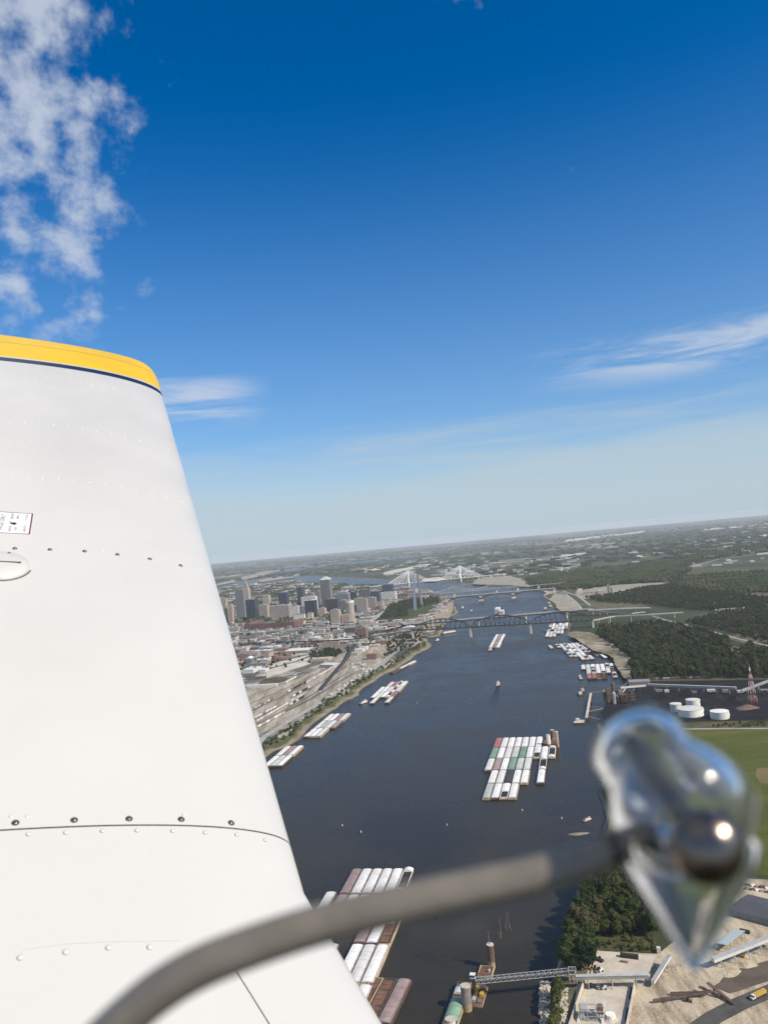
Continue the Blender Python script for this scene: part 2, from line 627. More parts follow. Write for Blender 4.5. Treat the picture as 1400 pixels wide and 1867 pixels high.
# west bank
sheet('rail_yard_ground', [(430, 1400), (470, 1340), (520, 1318), (600, 1272), (690, 1215), (760, 1165), (700, 1172), (640, 1185), (600, 1200), (560, 1228), (500, 1240), (430, 1262)], M_BALLAST, 0.12, amp=0.02)
sheet('concrete_lot', [(497, 1210), (563, 1194), (569, 1205), (566, 1211), (530, 1222), (486, 1236), (486, 1224)], M_LOT, 0.3)
sheet('vacant_grass_lot', [(469, 1247), (480, 1239), (505, 1234), (528, 1236), (520, 1242), (490, 1249)], M_SCRUB, 0.4, amp=0.04)
sheet('stone_yard', [(636, 1218), (668, 1200), (690, 1205), (674, 1220), (650, 1228), (634, 1226)], M_GRAVEL, 0.4, amp=0.05)
sheet('park_lawn', [(664, 1137), (700, 1108), (735, 1094), (778, 1091), (801, 1090), (806, 1098), (796, 1108), (770, 1124), (752, 1131), (700, 1137)], M_PARK, 0.2)
strip('river_road', [(440, 1400), (480, 1345), (530, 1313), (580, 1284), (640, 1244), (682, 1220), (720, 1190), (748, 1170), (768, 1150), (790, 1125), (812, 1100), (818, 1092)], 13, M_ROAD, 0.45)
strip('levee_street', [(752, 1170), (776, 1140), (798, 1115), (815, 1097)], 26, M_COBBLE, 0.35)
sheet('levee_cobbles', [(770, 1146), (783, 1122), (800, 1100), (814, 1092), (824, 1096), (827, 1106), (822, 1122), (808, 1136), (790, 1148)], M_COBBLE, 0.3)
strip('city_street', [(470, 1225), (540, 1206), (610, 1180), (690, 1150)], 12, M_ASPH, 0.5)
strip('city_street', [(450, 1205), (540, 1190), (640, 1172)], 10, M_ROAD, 0.5)
strip('city_street', [(440, 1185), (540, 1172), (660, 1158), (740, 1148)], 12, M_ASPH, 0.5)
strip('interstate_road', [(640, 1160), (668, 1138), (690, 1122), (706, 1112), (703, 1103), (690, 1097), (676, 1092)], 30, M_ROAD, 0.6)
for a, b in (((440, 1290), (640, 1196)), ((440, 1305), (600, 1222)), ((445, 1322), (632, 1215)), ((450, 1330), (637, 1225)), ((470, 1322), (642, 1228)), ((480, 1318), (650, 1226)), ((440, 1275), (612, 1204)), ((440, 1260), (590, 1205))):
    strip('rail_track', [a, ((a[0] + b[0]) / 2 + 3, (a[1] + b[1]) / 2 + 3), b], 3.4, M_ASPH, 0.35)

# east bank
sheet('sand_bar_ground', [(1033, 1157), (1046, 1151), (1075, 1153), (1105, 1168), (1130, 1186), (1150, 1200), (1152, 1222), (1150, 1240), (1137, 1236), (1124, 1216), (1119, 1200), (1098, 1190), (1080, 1186), (1062, 1173)], soil('river_sand', [(0.34, (0.1, 0.09, 0.045)), (0.5, (0.19, 0.165, 0.105)), (0.64, (0.38, 0.34, 0.25))], 0.012, 0.1), 0.2, amp=0.03)
sheet('wood_floor', [(1075, 1152), (1180, 1136), (1240, 1138), (1400, 1185), (1480, 1215), (1480, 1236), (1160, 1238), (1155, 1205), (1110, 1172)], M_FLOOR, 0.16, amp=0.02)
sheet('coal_yard_ground', [(1122, 1262), (1150, 1243), (1480, 1238), (1480, 1316), (1310, 1318), (1200, 1318), (1110, 1335), (1095, 1300)], M_COAL, 0.2)
sheet('gravel_track', [(1205, 1318), (1480, 1312), (1480, 1327), (1200, 1331)], M_SCRUB, 0.35)
sheet('green_field', [(1130, 1331), (1480, 1329), (1560, 1600), (1480, 1606), (1330, 1590), (1140, 1560), (1125, 1440)], M_FIELD, 0.3)
sheet('bare_field_patch', [(1378, 1402), (1420, 1398), (1470, 1410), (1470, 1440), (1385, 1428)], soil('bare_patch', [(0.35, (0.13, 0.105, 0.045)), (0.65, (0.19, 0.15, 0.07))]), 0.45, amp=0.05)
strip('field_road', [(1120, 1331), (1300, 1329), (1480, 1328)], 7, M_ROAD, 0.6)
sheet('quarry_yard', [(1046, 1867), (1050, 1800), (1066, 1784), (1085, 1735), (1200, 1740), (1310, 1640), (1330, 1600), (1480, 1610), (1560, 1900), (1200, 2000), (1020, 2000)], M_YARD, 0.25, amp=0.02)
sheet('concrete_pad', [(1089, 1734), (1196, 1743), (1178, 1783), (1075, 1781)], M_CONC, 0.4)
sheet('concrete_pit_floor', [(1069, 1796), (1156, 1803), (1140, 1900), (1030, 1900)], M_CONC, 0.4)
sheet('scrub_ground', [(1085, 1710), (1120, 1706), (1196, 1712), (1200, 1738), (1088, 1734)], M_SCRUB, 0.35, amp=0.04)
strip('haul_road', [(1240, 1900), (1300, 1856), (1350, 1830), (1480, 1776)], 13, M_ASPH, 0.6)
sheet('coal_stain_ground', [(1300, 1800), (1345, 1768), (1400, 1752), (1480, 1735), (1480, 1760), (1400, 1790), (1330, 1812)], soil('damp_dust', [(0.35, (0.08, 0.064, 0.05)), (0.65, (0.16, 0.13, 0.1))]), 0.42, amp=0.06)
strip('levee_road', [(1190, 1123), (1215, 1131), (1250, 1139), (1300, 1152), (1350, 1166), (1480, 1196)], 8, M_ROAD, 0.6)
strip('country_road', [(1200, 1042), (1260, 1032), (1310, 1020), (1400, 1008)], 20, M_ROAD, 0.6)
strip('country_road', [(1230, 1052), (1268, 1047), (1330, 1041), (1410, 1037)], 16, M_ROAD, 0.6)
strip('country_road', [(1276, 1104), (1340, 1092), (1410, 1085)], 14, M_ROAD, 0.6)
strip('country_road', [(1350, 1097), (1410, 1091)], 12, M_ROAD, 0.6)
strip('country_road', [(1225, 1095), (1290, 1102), (1350, 1098)], 8, M_GRAVEL, 0.5)
strip('country_road', [(850, 1059), (930, 1050), (1010, 1043), (1060, 1036)], 25, M_ROAD, 0.6)
strip('country_road', [(1016, 1021), (1062, 1012), (1140, 1002)], 28, M_ROAD, 0.6)
strip('ramp_road', [(1024, 1077), (1052, 1086), (1066, 1096), (1076, 1104)], 10, M_ROAD, 0.6)
strip('ramp_road', [(985, 1072), (1030, 1082), (1050, 1098), (1060, 1110)], 10, M_ROAD, 0.6)
sheet('bare_bank_ground', [(1000, 1093), (1012, 1081), (1030, 1085), (1048, 1098), (1060, 1112), (1030, 1116), (1014, 1108)], M_GRAVEL, 0.3, amp=0.04)
sheet('gravel_works_ground', [(1050, 1078), (1110, 1068), (1160, 1064), (1215, 1062), (1190, 1070), (1140, 1080), (1100, 1092), (1060, 1092)], M_GRAVEL, 0.4, amp=0.04)
sheet('junction_ground', [(860, 1065), (880, 1052), (930, 1050), (990, 1066), (985, 1073), (930, 1067)], M_GRAVEL, 0.35, amp=0.04)
for pts in ([(700, 1044), (745, 1034), (790, 1026), (788, 1030), (740, 1040), (705, 1048)], [(655, 1040), (672, 1036), (700, 1035), (690, 1039), (660, 1043)], [(770, 1056), (800, 1052), (815, 1056), (795, 1060), (772, 1060)],
            [(1160, 1014), (1180, 1008), (1210, 1007), (1190, 1013), (1165, 1017)], [(1370, 1056), (1390, 1056), (1410, 1060), (1380, 1061)], [(1005, 1014), (1040, 1010), (1070, 1007), (1066, 1010), (1010, 1017)], [(1355, 980), (1400, 974), (1400, 977), (1358, 982)], [(1030, 985), (1100, 976), (1180, 967), (1180, 969), (1035, 988)], [(1280, 965), (1400, 954), (1400, 957), (1284, 967)]):
    sheet('pale_lot', pts, M_LOT, 0.5, amp=0.05)
for pts in ([(395, 1064), (440, 1052), (500, 1040), (490, 1047), (440, 1058), (395, 1068)], [(470, 1058), (540, 1047), (535, 1053), (480, 1061)]):
    sheet('bare_field_patch', pts, M_GRAVEL, 0.4, amp=0.05)
for pts in ([(480, 1046), (520, 1038), (580, 1030), (640, 1023), (640, 1026), (580, 1034), (520, 1043)], [(640, 1026), (700, 1019), (790, 1008), (790, 1011), (700, 1022), (640, 1029)]):
    sheet('far_river_water', pts, M_WATER, 0.45)

# ------------------------------------------------------------------ trees
def m_leaf(name, stops):
    def fn(t, out):
        oi = t.new('ShaderNodeObjectInfo').outputs['Random']
        tcn = t.new('ShaderNodeTexCoord').outputs['Object']
        n = t.noise(tcn, 0.55, 3, 0.6)
        pos = t.new('ShaderNodeNewGeometry').outputs['Position']
        wide = t.smooth(t.noise(pos, 1 / 75, 3, 0.6), 0.3, 0.7)
        k = t.math('ADD', t.math('ADD', t.math('MULTIPLY', oi, 0.5), t.math('MULTIPLY', n, 0.3)), t.math('MULTIPLY', wide, 0.38))
        c = t.ramp(k, stops)
        b = bsdf(t, out, c, 0.75, spec=0.15)
        tr = t.new('ShaderNodeBsdfTranslucent')
        t.l.new(t.mix(0.5, c, (0.11, 0.13, 0.02, 1)), tr.inputs[0])
        ms = t.new('ShaderNodeMixShader')
        ms.inputs[0].default_value = 0.15
        t.l.new(b.outputs[0], ms.inputs[1])
        t.l.new(tr.outputs[0], ms.inputs[2])
        t.l.new(ms.outputs[0], out.inputs[0])
    return material(name, fn)


M_LEAF = m_leaf('tree_leaves', [(0.15, (0.011, 0.028, 0.008)), (0.38, (0.025, 0.047, 0.011)), (0.58, (0.048, 0.068, 0.017)), (0.78, (0.078, 0.078, 0.03)), (0.97, (0.10, 0.078, 0.044))])
M_BUSH = m_leaf('bush_leaves', [(0.15, (0.035, 0.055, 0.014)), (0.5, (0.07, 0.085, 0.022)), (0.8, (0.115, 0.11, 0.035)), (1.0, (0.15, 0.11, 0.05))])
M_BARK = worn('tree_bark', (0.085, 0.065, 0.048), 0.4, 1.5, 0.95)


def crown_mesh(name, seed, h, rad, lobes, leaves, mat, z0=0.25, leaf=1.0):
    r = random.Random(seed)
    mb = MB()
    cs = []
    for k in range(lobes):
        a = r.uniform(0, 6.283)
        q = math.sqrt(r.random()) * 0.62 * rad
        zz = h * r.uniform(z0 + 0.13, 0.80)
        lr = rad * r.uniform(0.34, 0.55) * (1.15 - 0.5 * abs(zz / h - 0.5))
        cs.append((Vector((q * math.cos(a), q * math.sin(a), zz)), lr))
    cs.append((Vector((0, 0, h * 0.82)), rad * 0.42))
    for c, lr in cs:
        # rough core of the lobe
        vs = []
        ph = (1 + 5 ** 0.5) / 2
        for p in ((-1, ph, 0), (1, ph, 0), (-1, -ph, 0), (1, -ph, 0), (0, -1, ph), (0, 1, ph), (0, -1, -ph), (0, 1, -ph), (ph, 0, -1), (ph, 0, 1), (-ph, 0, -1), (-ph, 0, 1)):
            vs.append(c + Vector(p).normalized() * lr * r.uniform(0.55, 0.85))
        mb.add(vs, [(0, 11, 5), (0, 5, 1), (0, 1, 7), (0, 7, 10), (0, 10, 11), (1, 5, 9), (5, 11, 4), (11, 10, 2), (10, 7, 6), (7, 1, 8), (3, 9, 4), (3, 4, 2), (3, 2, 6), (3, 6, 8), (3, 8, 9), (4, 9, 5), (2, 4, 11), (6, 2, 10), (8, 6, 7), (9, 8, 1)])
        for _ in range(leaves):
            d = Vector((r.gauss(0, 1), r.gauss(0, 1), r.gauss(0.25, 1))).normalized()
            p = c + d * lr * r.uniform(0.75, 1.12)
            n = (d + Vector((r.uniform(-.7, .7), r.uniform(-.7, .7), r.uniform(-.3, .8)))).normalized()
            t1 = n.orthogonal().normalized()
            t1.rotate(Matrix.Rotation(r.uniform(0, 6.28), 3, n))
            t2 = n.cross(t1)
            s1, s2 = leaf * r.uniform(0.45, 0.95), leaf * r.uniform(0.3, 0.7)
            mb.add([p - t1 * s1, p - t2 * s2 + n * 0.1, p + t1 * s1, p + t2 * s2 - n * 0.1], [(0, 1, 2, 3)])
    return mb.mesh(name, mat)


def trunk_mesh(h, seed):
    r = random.Random(seed)
    mb = MB()
    mb.tube([(0, 0, -0.5), (0.1, 0, h * 0.2), (-0.1, 0.1, h * 0.5), (0, 0, h * 0.8)], [0.34, 0.26, 0.17, 0.06], 6)
    for k in range(4):
        a = r.uniform(0, 6.28)
        z = h * r.uniform(0.25, 0.5)
        mb.tube([(0, 0, z), (math.cos(a) * 1.2, math.sin(a) * 1.2, z + 1.3), (math.cos(a) * 2.4, math.sin(a) * 2.4, z + 3.2)], [0.14, 0.09, 0.04], 5)
    return mb.mesh('trunk', M_BARK)


CROWNS = [crown_mesh('crown', 11 + k, 13, 4.6 + 0.5 * (k % 3), 8 + k % 3, 48, M_LEAF) for k in range(5)]
TRUNKS = [trunk_mesh(13, 40 + k) for k in range(5)]
BUSHES = [crown_mesh('foliage', 71 + k, 4.5, 3.0, 5, 34, M_BUSH, z0=-0.05, leaf=0.7) for k in range(3)]


def clump_mesh(seed):
    r = random.Random(seed)
    mb = MB()
    for k in range(26):
        x, y = r.gauss(0, 17), r.gauss(0, 17)
        hh, rr = r.uniform(9, 15), r.uniform(4.5, 7.5)
        for q in range(2):
            c = Vector((x + r.uniform(-2, 2), y + r.uniform(-2, 2), hh * (0.4 + 0.3 * q)))
            vs = []
            n = 6
            for i, (f, z) in enumerate(((0.75, -0.7), (1.0, 0.0), (0.6, 0.75))):
                for j in range(n):
                    a = 6.283 * j / n + i * 0.5
                    s = r.uniform(0.75, 1.15)
                    vs.append(c + Vector((math.cos(a) * rr * f * s, math.sin(a) * rr * f * s, z * rr * 0.75)))
            vs.append(c + Vector((0, 0, rr * 0.95)))
            fs = [(i * n + j, i * n + (j + 1) % n, (i + 1) * n + (j + 1) % n, (i + 1) * n + j) for i in range(2) for j in range(n)] + [(2 * n + j, 2 * n + (j + 1) % n, 3 * n) for j in range(n)]
            mb.add(vs, fs)
    return mb.mesh('crown', M_LEAF)


def forest(name, pts, meshes, label=None):
    """ONE object: a mass of trees set out by geometry nodes on the given (position, scale) points"""
    src = bpy.data.collections.new(name + '_kinds')
    for me in meshes:
        src.objects.link(bpy.data.objects.new(name + '_kind', me))
    me = bpy.data.meshes.new(name)
    me.from_pydata([tuple(p) for p, s in pts], [], [])
    a = me.attributes.new('size', 'FLOAT', 'POINT')
    a.data.foreach_set('value', [s for p, s in pts])
    o = link(name, me)
    g = bpy.data.node_groups.new(name, 'GeometryNodeTree')
    g.interface.new_socket('Geometry', in_out='INPUT', socket_type='NodeSocketGeometry')
    g.interface.new_socket('Geometry', in_out='OUTPUT', socket_type='NodeSocketGeometry')
    N, L = g.nodes, g.links
    gi, go = N.new('NodeGroupInput'), N.new('NodeGroupOutput')
    inst, ci = N.new('GeometryNodeInstanceOnPoints'), N.new('GeometryNodeCollectionInfo')
    ci.inputs['Collection'].default_value = src
    ci.inputs['Separate Children'].default_value = True
    ci.inputs['Reset Children'].default_value = True
    at_ = N.new('GeometryNodeInputNamedAttribute')
    at_.data_type = 'FLOAT'
    at_.inputs[0].default_value = 'size'
    rv = N.new('FunctionNodeRandomValue')
    rv.data_type = 'FLOAT_VECTOR'
    rv.inputs[0].default_value = (0, 0, 0)
    rv.inputs[1].default_value = (0, 0, 6.283)
    ri = N.new('FunctionNodeRandomValue')
    ri.data_type = 'INT'
    ri.inputs[4].default_value = 0
    ri.inputs[5].default_value = len(meshes) - 1
    L.new(gi.outputs[0], inst.inputs['Points'])
    L.new(ci.outputs[0], inst.inputs['Instance'])
    inst.inputs['Pick Instance'].default_value = True
    L.new(ri.outputs[2], inst.inputs['Instance Index'])
    L.new(rv.outputs[0], inst.inputs['Rotation'])
    L.new(at_.outputs[0], inst.inputs['Scale'])
    L.new(inst.outputs[0], go.inputs[0])
    md = o.modifiers.new('scatter', 'NODES')
    md.node_group = g
    return tag(o, label, kind='stuff')


def scatter(poly_px, step, jit, seed, keep=1.0):
    """jittered points inside a polygon given in photograph pixels on the ground"""
    r = random.Random(seed)
    poly = [at(x, y) for x, y in poly_px]
    xs, ys = [p.x for p in poly], [p.y for p in poly]
    P = [(p.x, p.y) for p in poly]
    out = []
    y = min(ys)
    while y < max(ys):
        x = min(xs)
        while x < max(xs):
            q = (x + r.uniform(-jit, jit) * step, y + r.uniform(-jit, jit) * step)
            if r.random() < keep and inside(q, P) and not inside(q, RIVER):
                out.append(Vector((q[0], q[1], LAND)))
            x += step
        y += step
    return out


def plant_trees(pts, name, desc, where, group, cat, n, bush=False, smin=0.7, smax=1.15, seed=5):
    """the n that show largest become things of their own, named by their order from left to right; returns the rest as (p, scale)"""
    r = random.Random(seed)
    pts = [(p, r.uniform(smin, smax)) for p in pts]
    pts.sort(key=lambda q: q[0].y)
    mine = [q for q in pts if in_view(q[0], 10)][:n]
    ids = {id(q) for q in mine}
    rest = [q for q in pts if id(q) not in ids]
    mine.sort(key=lambda q: pj(q[0])[0])
    for k, (p, s) in enumerate(mine):
        tint = desc[r.randrange(len(desc))] if isinstance(desc, list) else desc
        o = thing(name, f'{tint}, {nth(k + 1)} from the left {where}', cat, p, r.uniform(0, 6.28), group)
        o.scale = (s, s, s * r.uniform(0.85, 1.2))
        j = r.randrange(5)
        if bush:
            link('foliage', BUSHES[j % 3], o)
        else:
            link('trunk', TRUNKS[j], o)
            link('crown', CROWNS[j], o)
    return rest


rest = []
g1 = scatter([(1052, 1640), (1075, 1585), (1130, 1560), (1185, 1600), (1215, 1660), (1205, 1712), (1150, 1706), (1092, 1716), (1082, 1760), (1070, 1777), (1020, 1776), (1022, 1742), (1038, 1700)], 6.6, 0.42, 21)
rest += plant_trees(g1, 'riverside_tree', 'leafy riverside tree', 'in the grove by the quarry yard', 'grove beside the quarry yard', 'tree', 110, smin=0.75, smax=1.5)
g1b = scatter([(1088, 1718), (1150, 1708), (1198, 1716), (1200, 1737), (1090, 1732)], 5.2, 0.4, 22)
plant_trees(g1b, 'scrub_bush', 'olive brown bush', 'on the scrub beside the concrete pad', 'scrub beside the concrete pad', 'bush', 40, True, 0.4, 0.85)
g2 = scatter([(992, 1806), (1006, 1790), (1020, 1800), (1022, 1867), (1018, 1900), (990, 1900)], 4.6, 0.4, 23)
plant_trees(g2, 'bank_bush', 'dense green bush', 'on the bank below the conveyor', 'bank below the conveyor', 'bush', 30, True, 0.9, 1.7)
g3 = scatter([(1300, 1319), (1402, 1315), (1402, 1325), (1300, 1327)], 9, 0.4, 24)
plant_trees(g3, 'verge_bush', 'low dark bush', 'along the track above the green field', 'track above the green field', 'bush', 26, True, 0.7, 1.1)
# willow strip of the west bank
lb = []
for i in range(len(LQ) - 1):
    p = (LQ[i] + LQ[i + 1]) / 2
    if 1250 < p.y < 2560:
        d = LQ[i + 1] - LQ[i]
        nn = Vector((-d.y, d.x, 0)).normalized()
        rr = random.Random(i)
        for k in range(int(d.length / 4.0)):
            q = LQ[i].lerp(LQ[i + 1], rr.random()) + nn * (rr.random() ** 1.5 * 24 - 6)
            if rr.random() < 0.35 + 0.6 * math.sin(p.y * 0.012) ** 2:
                lb.append(Vector((q.x, q.y, LAND - 1.2)))
rest_b = plant_trees(lb, 'willow_bush', 'green brown willow bush', 'on the west bank', 'bushes on the west bank', 'bush', 110, True, 0.9, 1.6)
# woods of the east bank
W1 = scatter([(1150, 1243), (1146, 1215), (1152, 1203), (1112, 1174), (1090, 1162), (1095, 1148), (1180, 1138), (1240, 1143), (1300, 1160), (1360, 1176), (1420, 1196), (1420, 1236), (1300, 1238), (1230, 1237)], 11.5, 0.5, 31, 0.82)
hole = [(1328, 1166), (1350, 1166), (1360, 1178), (1350, 1192), (1332, 1192)]
W1 = [p for p in W1 if not inside(pj(p), hole)]
rest += plant_trees(W1, 'bottomland_tree', 'broad dark green tree', 'in the wood behind the coal terminal', 'wood behind the coal terminal', 'tree', 150, smin=0.55, smax=1.75)
rest += [(p, random.uniform(0.8, 1.3)) for p in scatter([(1250, 1137), (1320, 1118), (1420, 1112), (1420, 1180), (1350, 1162), (1300, 1149)], 13, 0.45, 32, 0.85)]
rest += [(p, random.uniform(0.8, 1.3)) for p in scatter([(1068, 1092), (1110, 1086), (1180, 1072), (1240, 1066), (1300, 1080), (1400, 1092), (1400, 1112), (1300, 1116), (1240, 1112), (1190, 1104), (1100, 1100)], 14, 0.48, 33, 0.9)]
rest += [(p, random.uniform(0.8, 1.2)) for p in scatter([(690, 1132), (712, 1104), (745, 1095), (800, 1090), (800, 1099), (770, 1108), (742, 1112), (745, 1125)], 17, 0.45, 34, 0.85)]
rest += [(p, random.uniform(0.7, 1.1)) for p in scatter([(560, 1196), (600, 1185), (625, 1190), (618, 1198), (580, 1202)], 12, 0.45, 35, 0.9)]
rest += [(p, random.uniform(0.7, 1.1)) for p in scatter([(700, 1180), (750, 1150), (770, 1150), (770, 1172), (730, 1190), (700, 1200)], 13, 0.45, 36, 0.5)]
rest += [(p, random.uniform(0.6, 1.0)) for p in scatter([(430, 1230), (440, 1150), (740, 1135), (760, 1160), (640, 1190), (560, 1215)], 32, 0.5, 37, 0.6)]
forest('bottomland_woods', rest, CROWNS, 'dense green and brown woods on the east bottomland')
forest('bank_shrubbery', rest_b, BUSHES, 'ragged shrubs along the west bank and verges')
CL = [clump_mesh(90 + k) for k in range(4)]
far = []
for poly, step, kp in (([(985, 1073), (960, 1056), (1010, 1045), (1120, 1035), (1250, 1022), (1250, 1042), (1210, 1062), (1120, 1066), (1050, 1076)], 42, 0.9),
                       ([(1230, 1054), (1340, 1046), (1430, 1040), (1430, 1084), (1300, 1082), (1245, 1070)], 44, 0.85),
                       ([(1100, 1040), (1250, 1010), (1430, 984), (1430, 1006), (1310, 1018), (1200, 1040)], 80, 0.5),
                       ([(860, 1046), (1000, 1020), (1430, 962), (1430, 984), (1100, 1030), (900, 1052)], 130, 0.45),
                       ([(700, 1036), (900, 1006), (1430, 950), (1430, 962), (1000, 1020), (800, 1040)], 220, 0.5),
                       ([(400, 1030), (700, 1008), (1430, 944), (1430, 952), (1000, 1000), (700, 1030), (400, 1052)], 420, 0.6),
                       ([(400, 1060), (560, 1040), (700, 1026), (720, 1040), (640, 1048), (520, 1056)], 150, 0.5),
                       ([(400, 1140), (400, 1075), (540, 1062), (700, 1068), (720, 1090), (660, 1130), (560, 1135)], 85, 0.5)):
    far += [(p, random.uniform(0.7, 1.4)) for p in scatter(poly, step, 0.5, int(step) + 3, kp)]
forest('far_woods', far, CL, 'hazy dark woods spread over the far plain')

# ------------------------------------------------------------------ bridges
M_STEELD = worn('dark_bridge_steel', (0.045, 0.05, 0.052), 0.4, 0.1, 0.7)
M_STEELG = worn('grey_bridge_steel', (0.17, 0.18, 0.18), 0.3, 0.1, 0.6)
M_PALE = worn('pale_lilac_steel', (0.42, 0.43, 0.46), 0.2, 0.1, 0.6)
M_PIER = worn('pier_stone', (0.56, 0.52, 0.44), 0.25, 0.12, 0.9, dirt=(0.33, 0.29, 0.23), dscale=0.05)
M_DECK = worn('bridge_deck', (0.36, 0.345, 0.31), 0.2, 0.05, 0.9)
M_WHITEC = worn('white_concrete', (0.76, 0.75, 0.71), 0.1, 0.05, 0.7)
M_CABLE = worn('stay_cable', (0.76, 0.76, 0.74), 0.1, 0.05, 0.6)


# railway truss bridge with three curved-top spans
A = at(763, 1166, 0); P1 = at(859, 1161, 0); P2 = at(968.5, 1155, 0)
D = (P2 - P1); span = D.length; D.normalize()
P0, P3 = P1 - D * span, P2 + D * span
br = thing('railway_bridge', 'dark steel railway bridge with three curved-top truss spans on stone piers', 'bridge', P1)
ZD = z_over(859, 1144, P1)
SIDE = Vector((-D.y, D.x, 0))
for S0 in (P0, P1, P2):
    mb = MB()
    n = 12
    for sgn in (-1, 1):
        off = SIDE * (sgn * 6) - br.location
        bot = [S0 + D * (span * i / n) + off + Vector((0, 0, ZD)) for i in range(n + 1)]
        top = [p + Vector((0, 0, 9 + 25 * math.sin(math.pi * (0.04 + 0.92 * i / n)))) for i, p in enumerate(bot)]
        for i in range(n):
            mb.bar(bot[i], bot[i + 1], 2.6, 3.2)
            if 0 < i < n - 1:
                mb.bar(top[i], top[i + 1], 2.4, 2.8)
            mb.bar(bot[i] if i < n / 2 else top[i], top[i + 1] if i < n / 2 else bot[i + 1], 0.9)
            if i:
                mb.bar(bot[i], top[i], 1.4)
        mb.bar(bot[0], top[1], 2.0)
        mb.bar(top[n - 1], bot[n], 2.0)
    for i in range(1, n):
        q = S0 + D * (span * i / n) - br.location + Vector((0, 0, ZD + 9 + 25 * math.sin(math.pi * (0.04 + 0.92 * i / n))))
        mb.bar(q - SIDE * 6, q + SIDE * 6, 0.8)
    mb.build('truss_span', M_STEELD, br)
    mb = MB()
    mb.bar(S0 - br.location + Vector((0, 0, ZD - 0.6)), S0 + D * span - br.location + Vector((0, 0, ZD - 0.6)), 10, 1.2)
    mb.build('track_deck', M_STEELD, br)
for S0 in (P0, P1, P2, P3):
    mb = MB()
    o = S0 - br.location
    vs = []
    for (hw, hl, z) in ((3.6, 10, -2), (2.9, 8.6, ZD - 3.5), (3.5, 9.6, ZD - 3.4), (3.5, 9.6, ZD - 1.6)):
        for i, j in ((-1, -1), (1, -1), (1, 1), (-1, 1)):
            vs.append(o + D * (i * hw) + SIDE * (j * hl) + Vector((0, 0, z)))
    fs = [(4 * k + i, 4 * k + (i + 1) % 4, 4 * k + 4 + (i + 1) % 4, 4 * k + 4 + i) for k in range(3) for i in range(4)] + [(12, 13, 14, 15)]
    mb.add(vs, fs)
    mb.build('pier', M_PIER, br)


def viaduct(name, label, pxs, zs, width, mat, every, pier_mat=None, piers=True, depth=2.0, group=None):
    """elevated way through pixels at given heights"""
    P = [at(x, y, z) for (x, y), z in zip(pxs, zs)]
    root = thing(name, label, 'viaduct', (P[0].x, P[0].y, LAND), 0, group)
    mb = MB()
    for a, b in zip(P, P[1:]):
        mb.bar(a - root.location, b - root.location, width, depth)
        d = (b - a).normalized()
        s = Vector((-d.y, d.x, 0)).normalized() * (width / 2 - 0.3)
        for q in (s, -s):
            mb.bar(a - root.location + q + Vector((0, 0, depth / 2 + 0.5)), b - root.location + q + Vector((0, 0, depth / 2 + 0.5)), 0.5, 1.0)
    mb.build('deck', mat, root)
    for a, b in zip(P, P[1:]):
        L = (b - a).length
        k = max(1, int(L / every))
        for i in range(k):
            q = a.lerp(b, (i + 0.5) / k)
            d = (b - a).normalized()
            s = Vector((-d.y, d.x, 0)).normalized()
            m2 = MB()
            lo = q - root.location
            m2.bar(lo + s * width * 0.3 - Vector((0, 0, depth / 2)), Vector((lo.x + s.x * width * 0.3, lo.y + s.y * width * 0.3, -9 if inside((q.x, q.y), RIVER) else -1)), 1.6)
            m2.bar(lo - s * width * 0.3 - Vector((0, 0, depth / 2)), Vector((lo.x - s.x * width * 0.3, lo.y - s.y * width * 0.3, -9 if inside((q.x, q.y), RIVER) else -1)), 1.6)
            m2.bar(lo - s * width * 0.45 - Vector((0, 0, depth / 2 + 0.6)), lo + s * width * 0.45 - Vector((0, 0, depth / 2 + 0.6)), 1.7, 1.2)
            m2.build('support', pier_mat or M_PIER, root)
    return root


def px_of(p, z):
    x, y, d = pj(Vector((p.x, p.y, z)))
    return (x, y)


viaduct('railway_viaduct', 'dark steel railway viaduct running from the truss bridge into the west bank', [px_of(P0, ZD - 1), (735, 1153), (700, 1158), (655, 1165), (590, 1169), (500, 1172), (436, 1176)], [ZD - 1, ZD - 2, 28, 26, 24, 22, 20], 10, M_STEELD, 45, M_STEELD)
viaduct('railway_viaduct', 'pale railway viaduct running from the truss bridge over the east woods', [px_of(P3, ZD - 1), (1120, 1124), (1180, 1121), (1245, 1117)], [ZD - 1, ZD - 3, 26, 22], 11, M_DECK, 60)

# highway girder bridge just upstream
H1 = at(874, 1141, 0); H2 = at(959, 1134, 0)
hd = (H2 - H1).normalized()
hz = z_over(874, 1127, H1)
hb = thing('highway_bridge', 'flat pale highway bridge on slim piers just behind the truss bridge', 'bridge', H1)
mb = MB()
hspan = (H2 - H1).length
E0, E1 = H1 - hd * hspan * 1.55, H1 + hd * hspan * 2.35
hs_ = Vector((-hd.y, hd.x, 0))
mb.bar(E0 - H1 + Vector((0, 0, hz)), E1 - H1 + Vector((0, 0, hz)), 32, 1.2)
for q in (-15.6, 0, 15.6):
    mb.bar(E0 - H1 + hs_ * q + Vector((0, 0, hz + 1.1)), E1 - H1 + hs_ * q + Vector((0, 0, hz + 1.1)), 0.5, 1.0)
mb.build('deck', M_DECK, hb)
mb = MB()
for q in (-11, 11):
    mb.bar(E0 - H1 + hs_ * q + Vector((0, 0, hz - 3)), E1 - H1 + hs_ * q + Vector((0, 0, hz - 3)), 4, 4.4)
mb.build('girder', M_STEELG, hb)
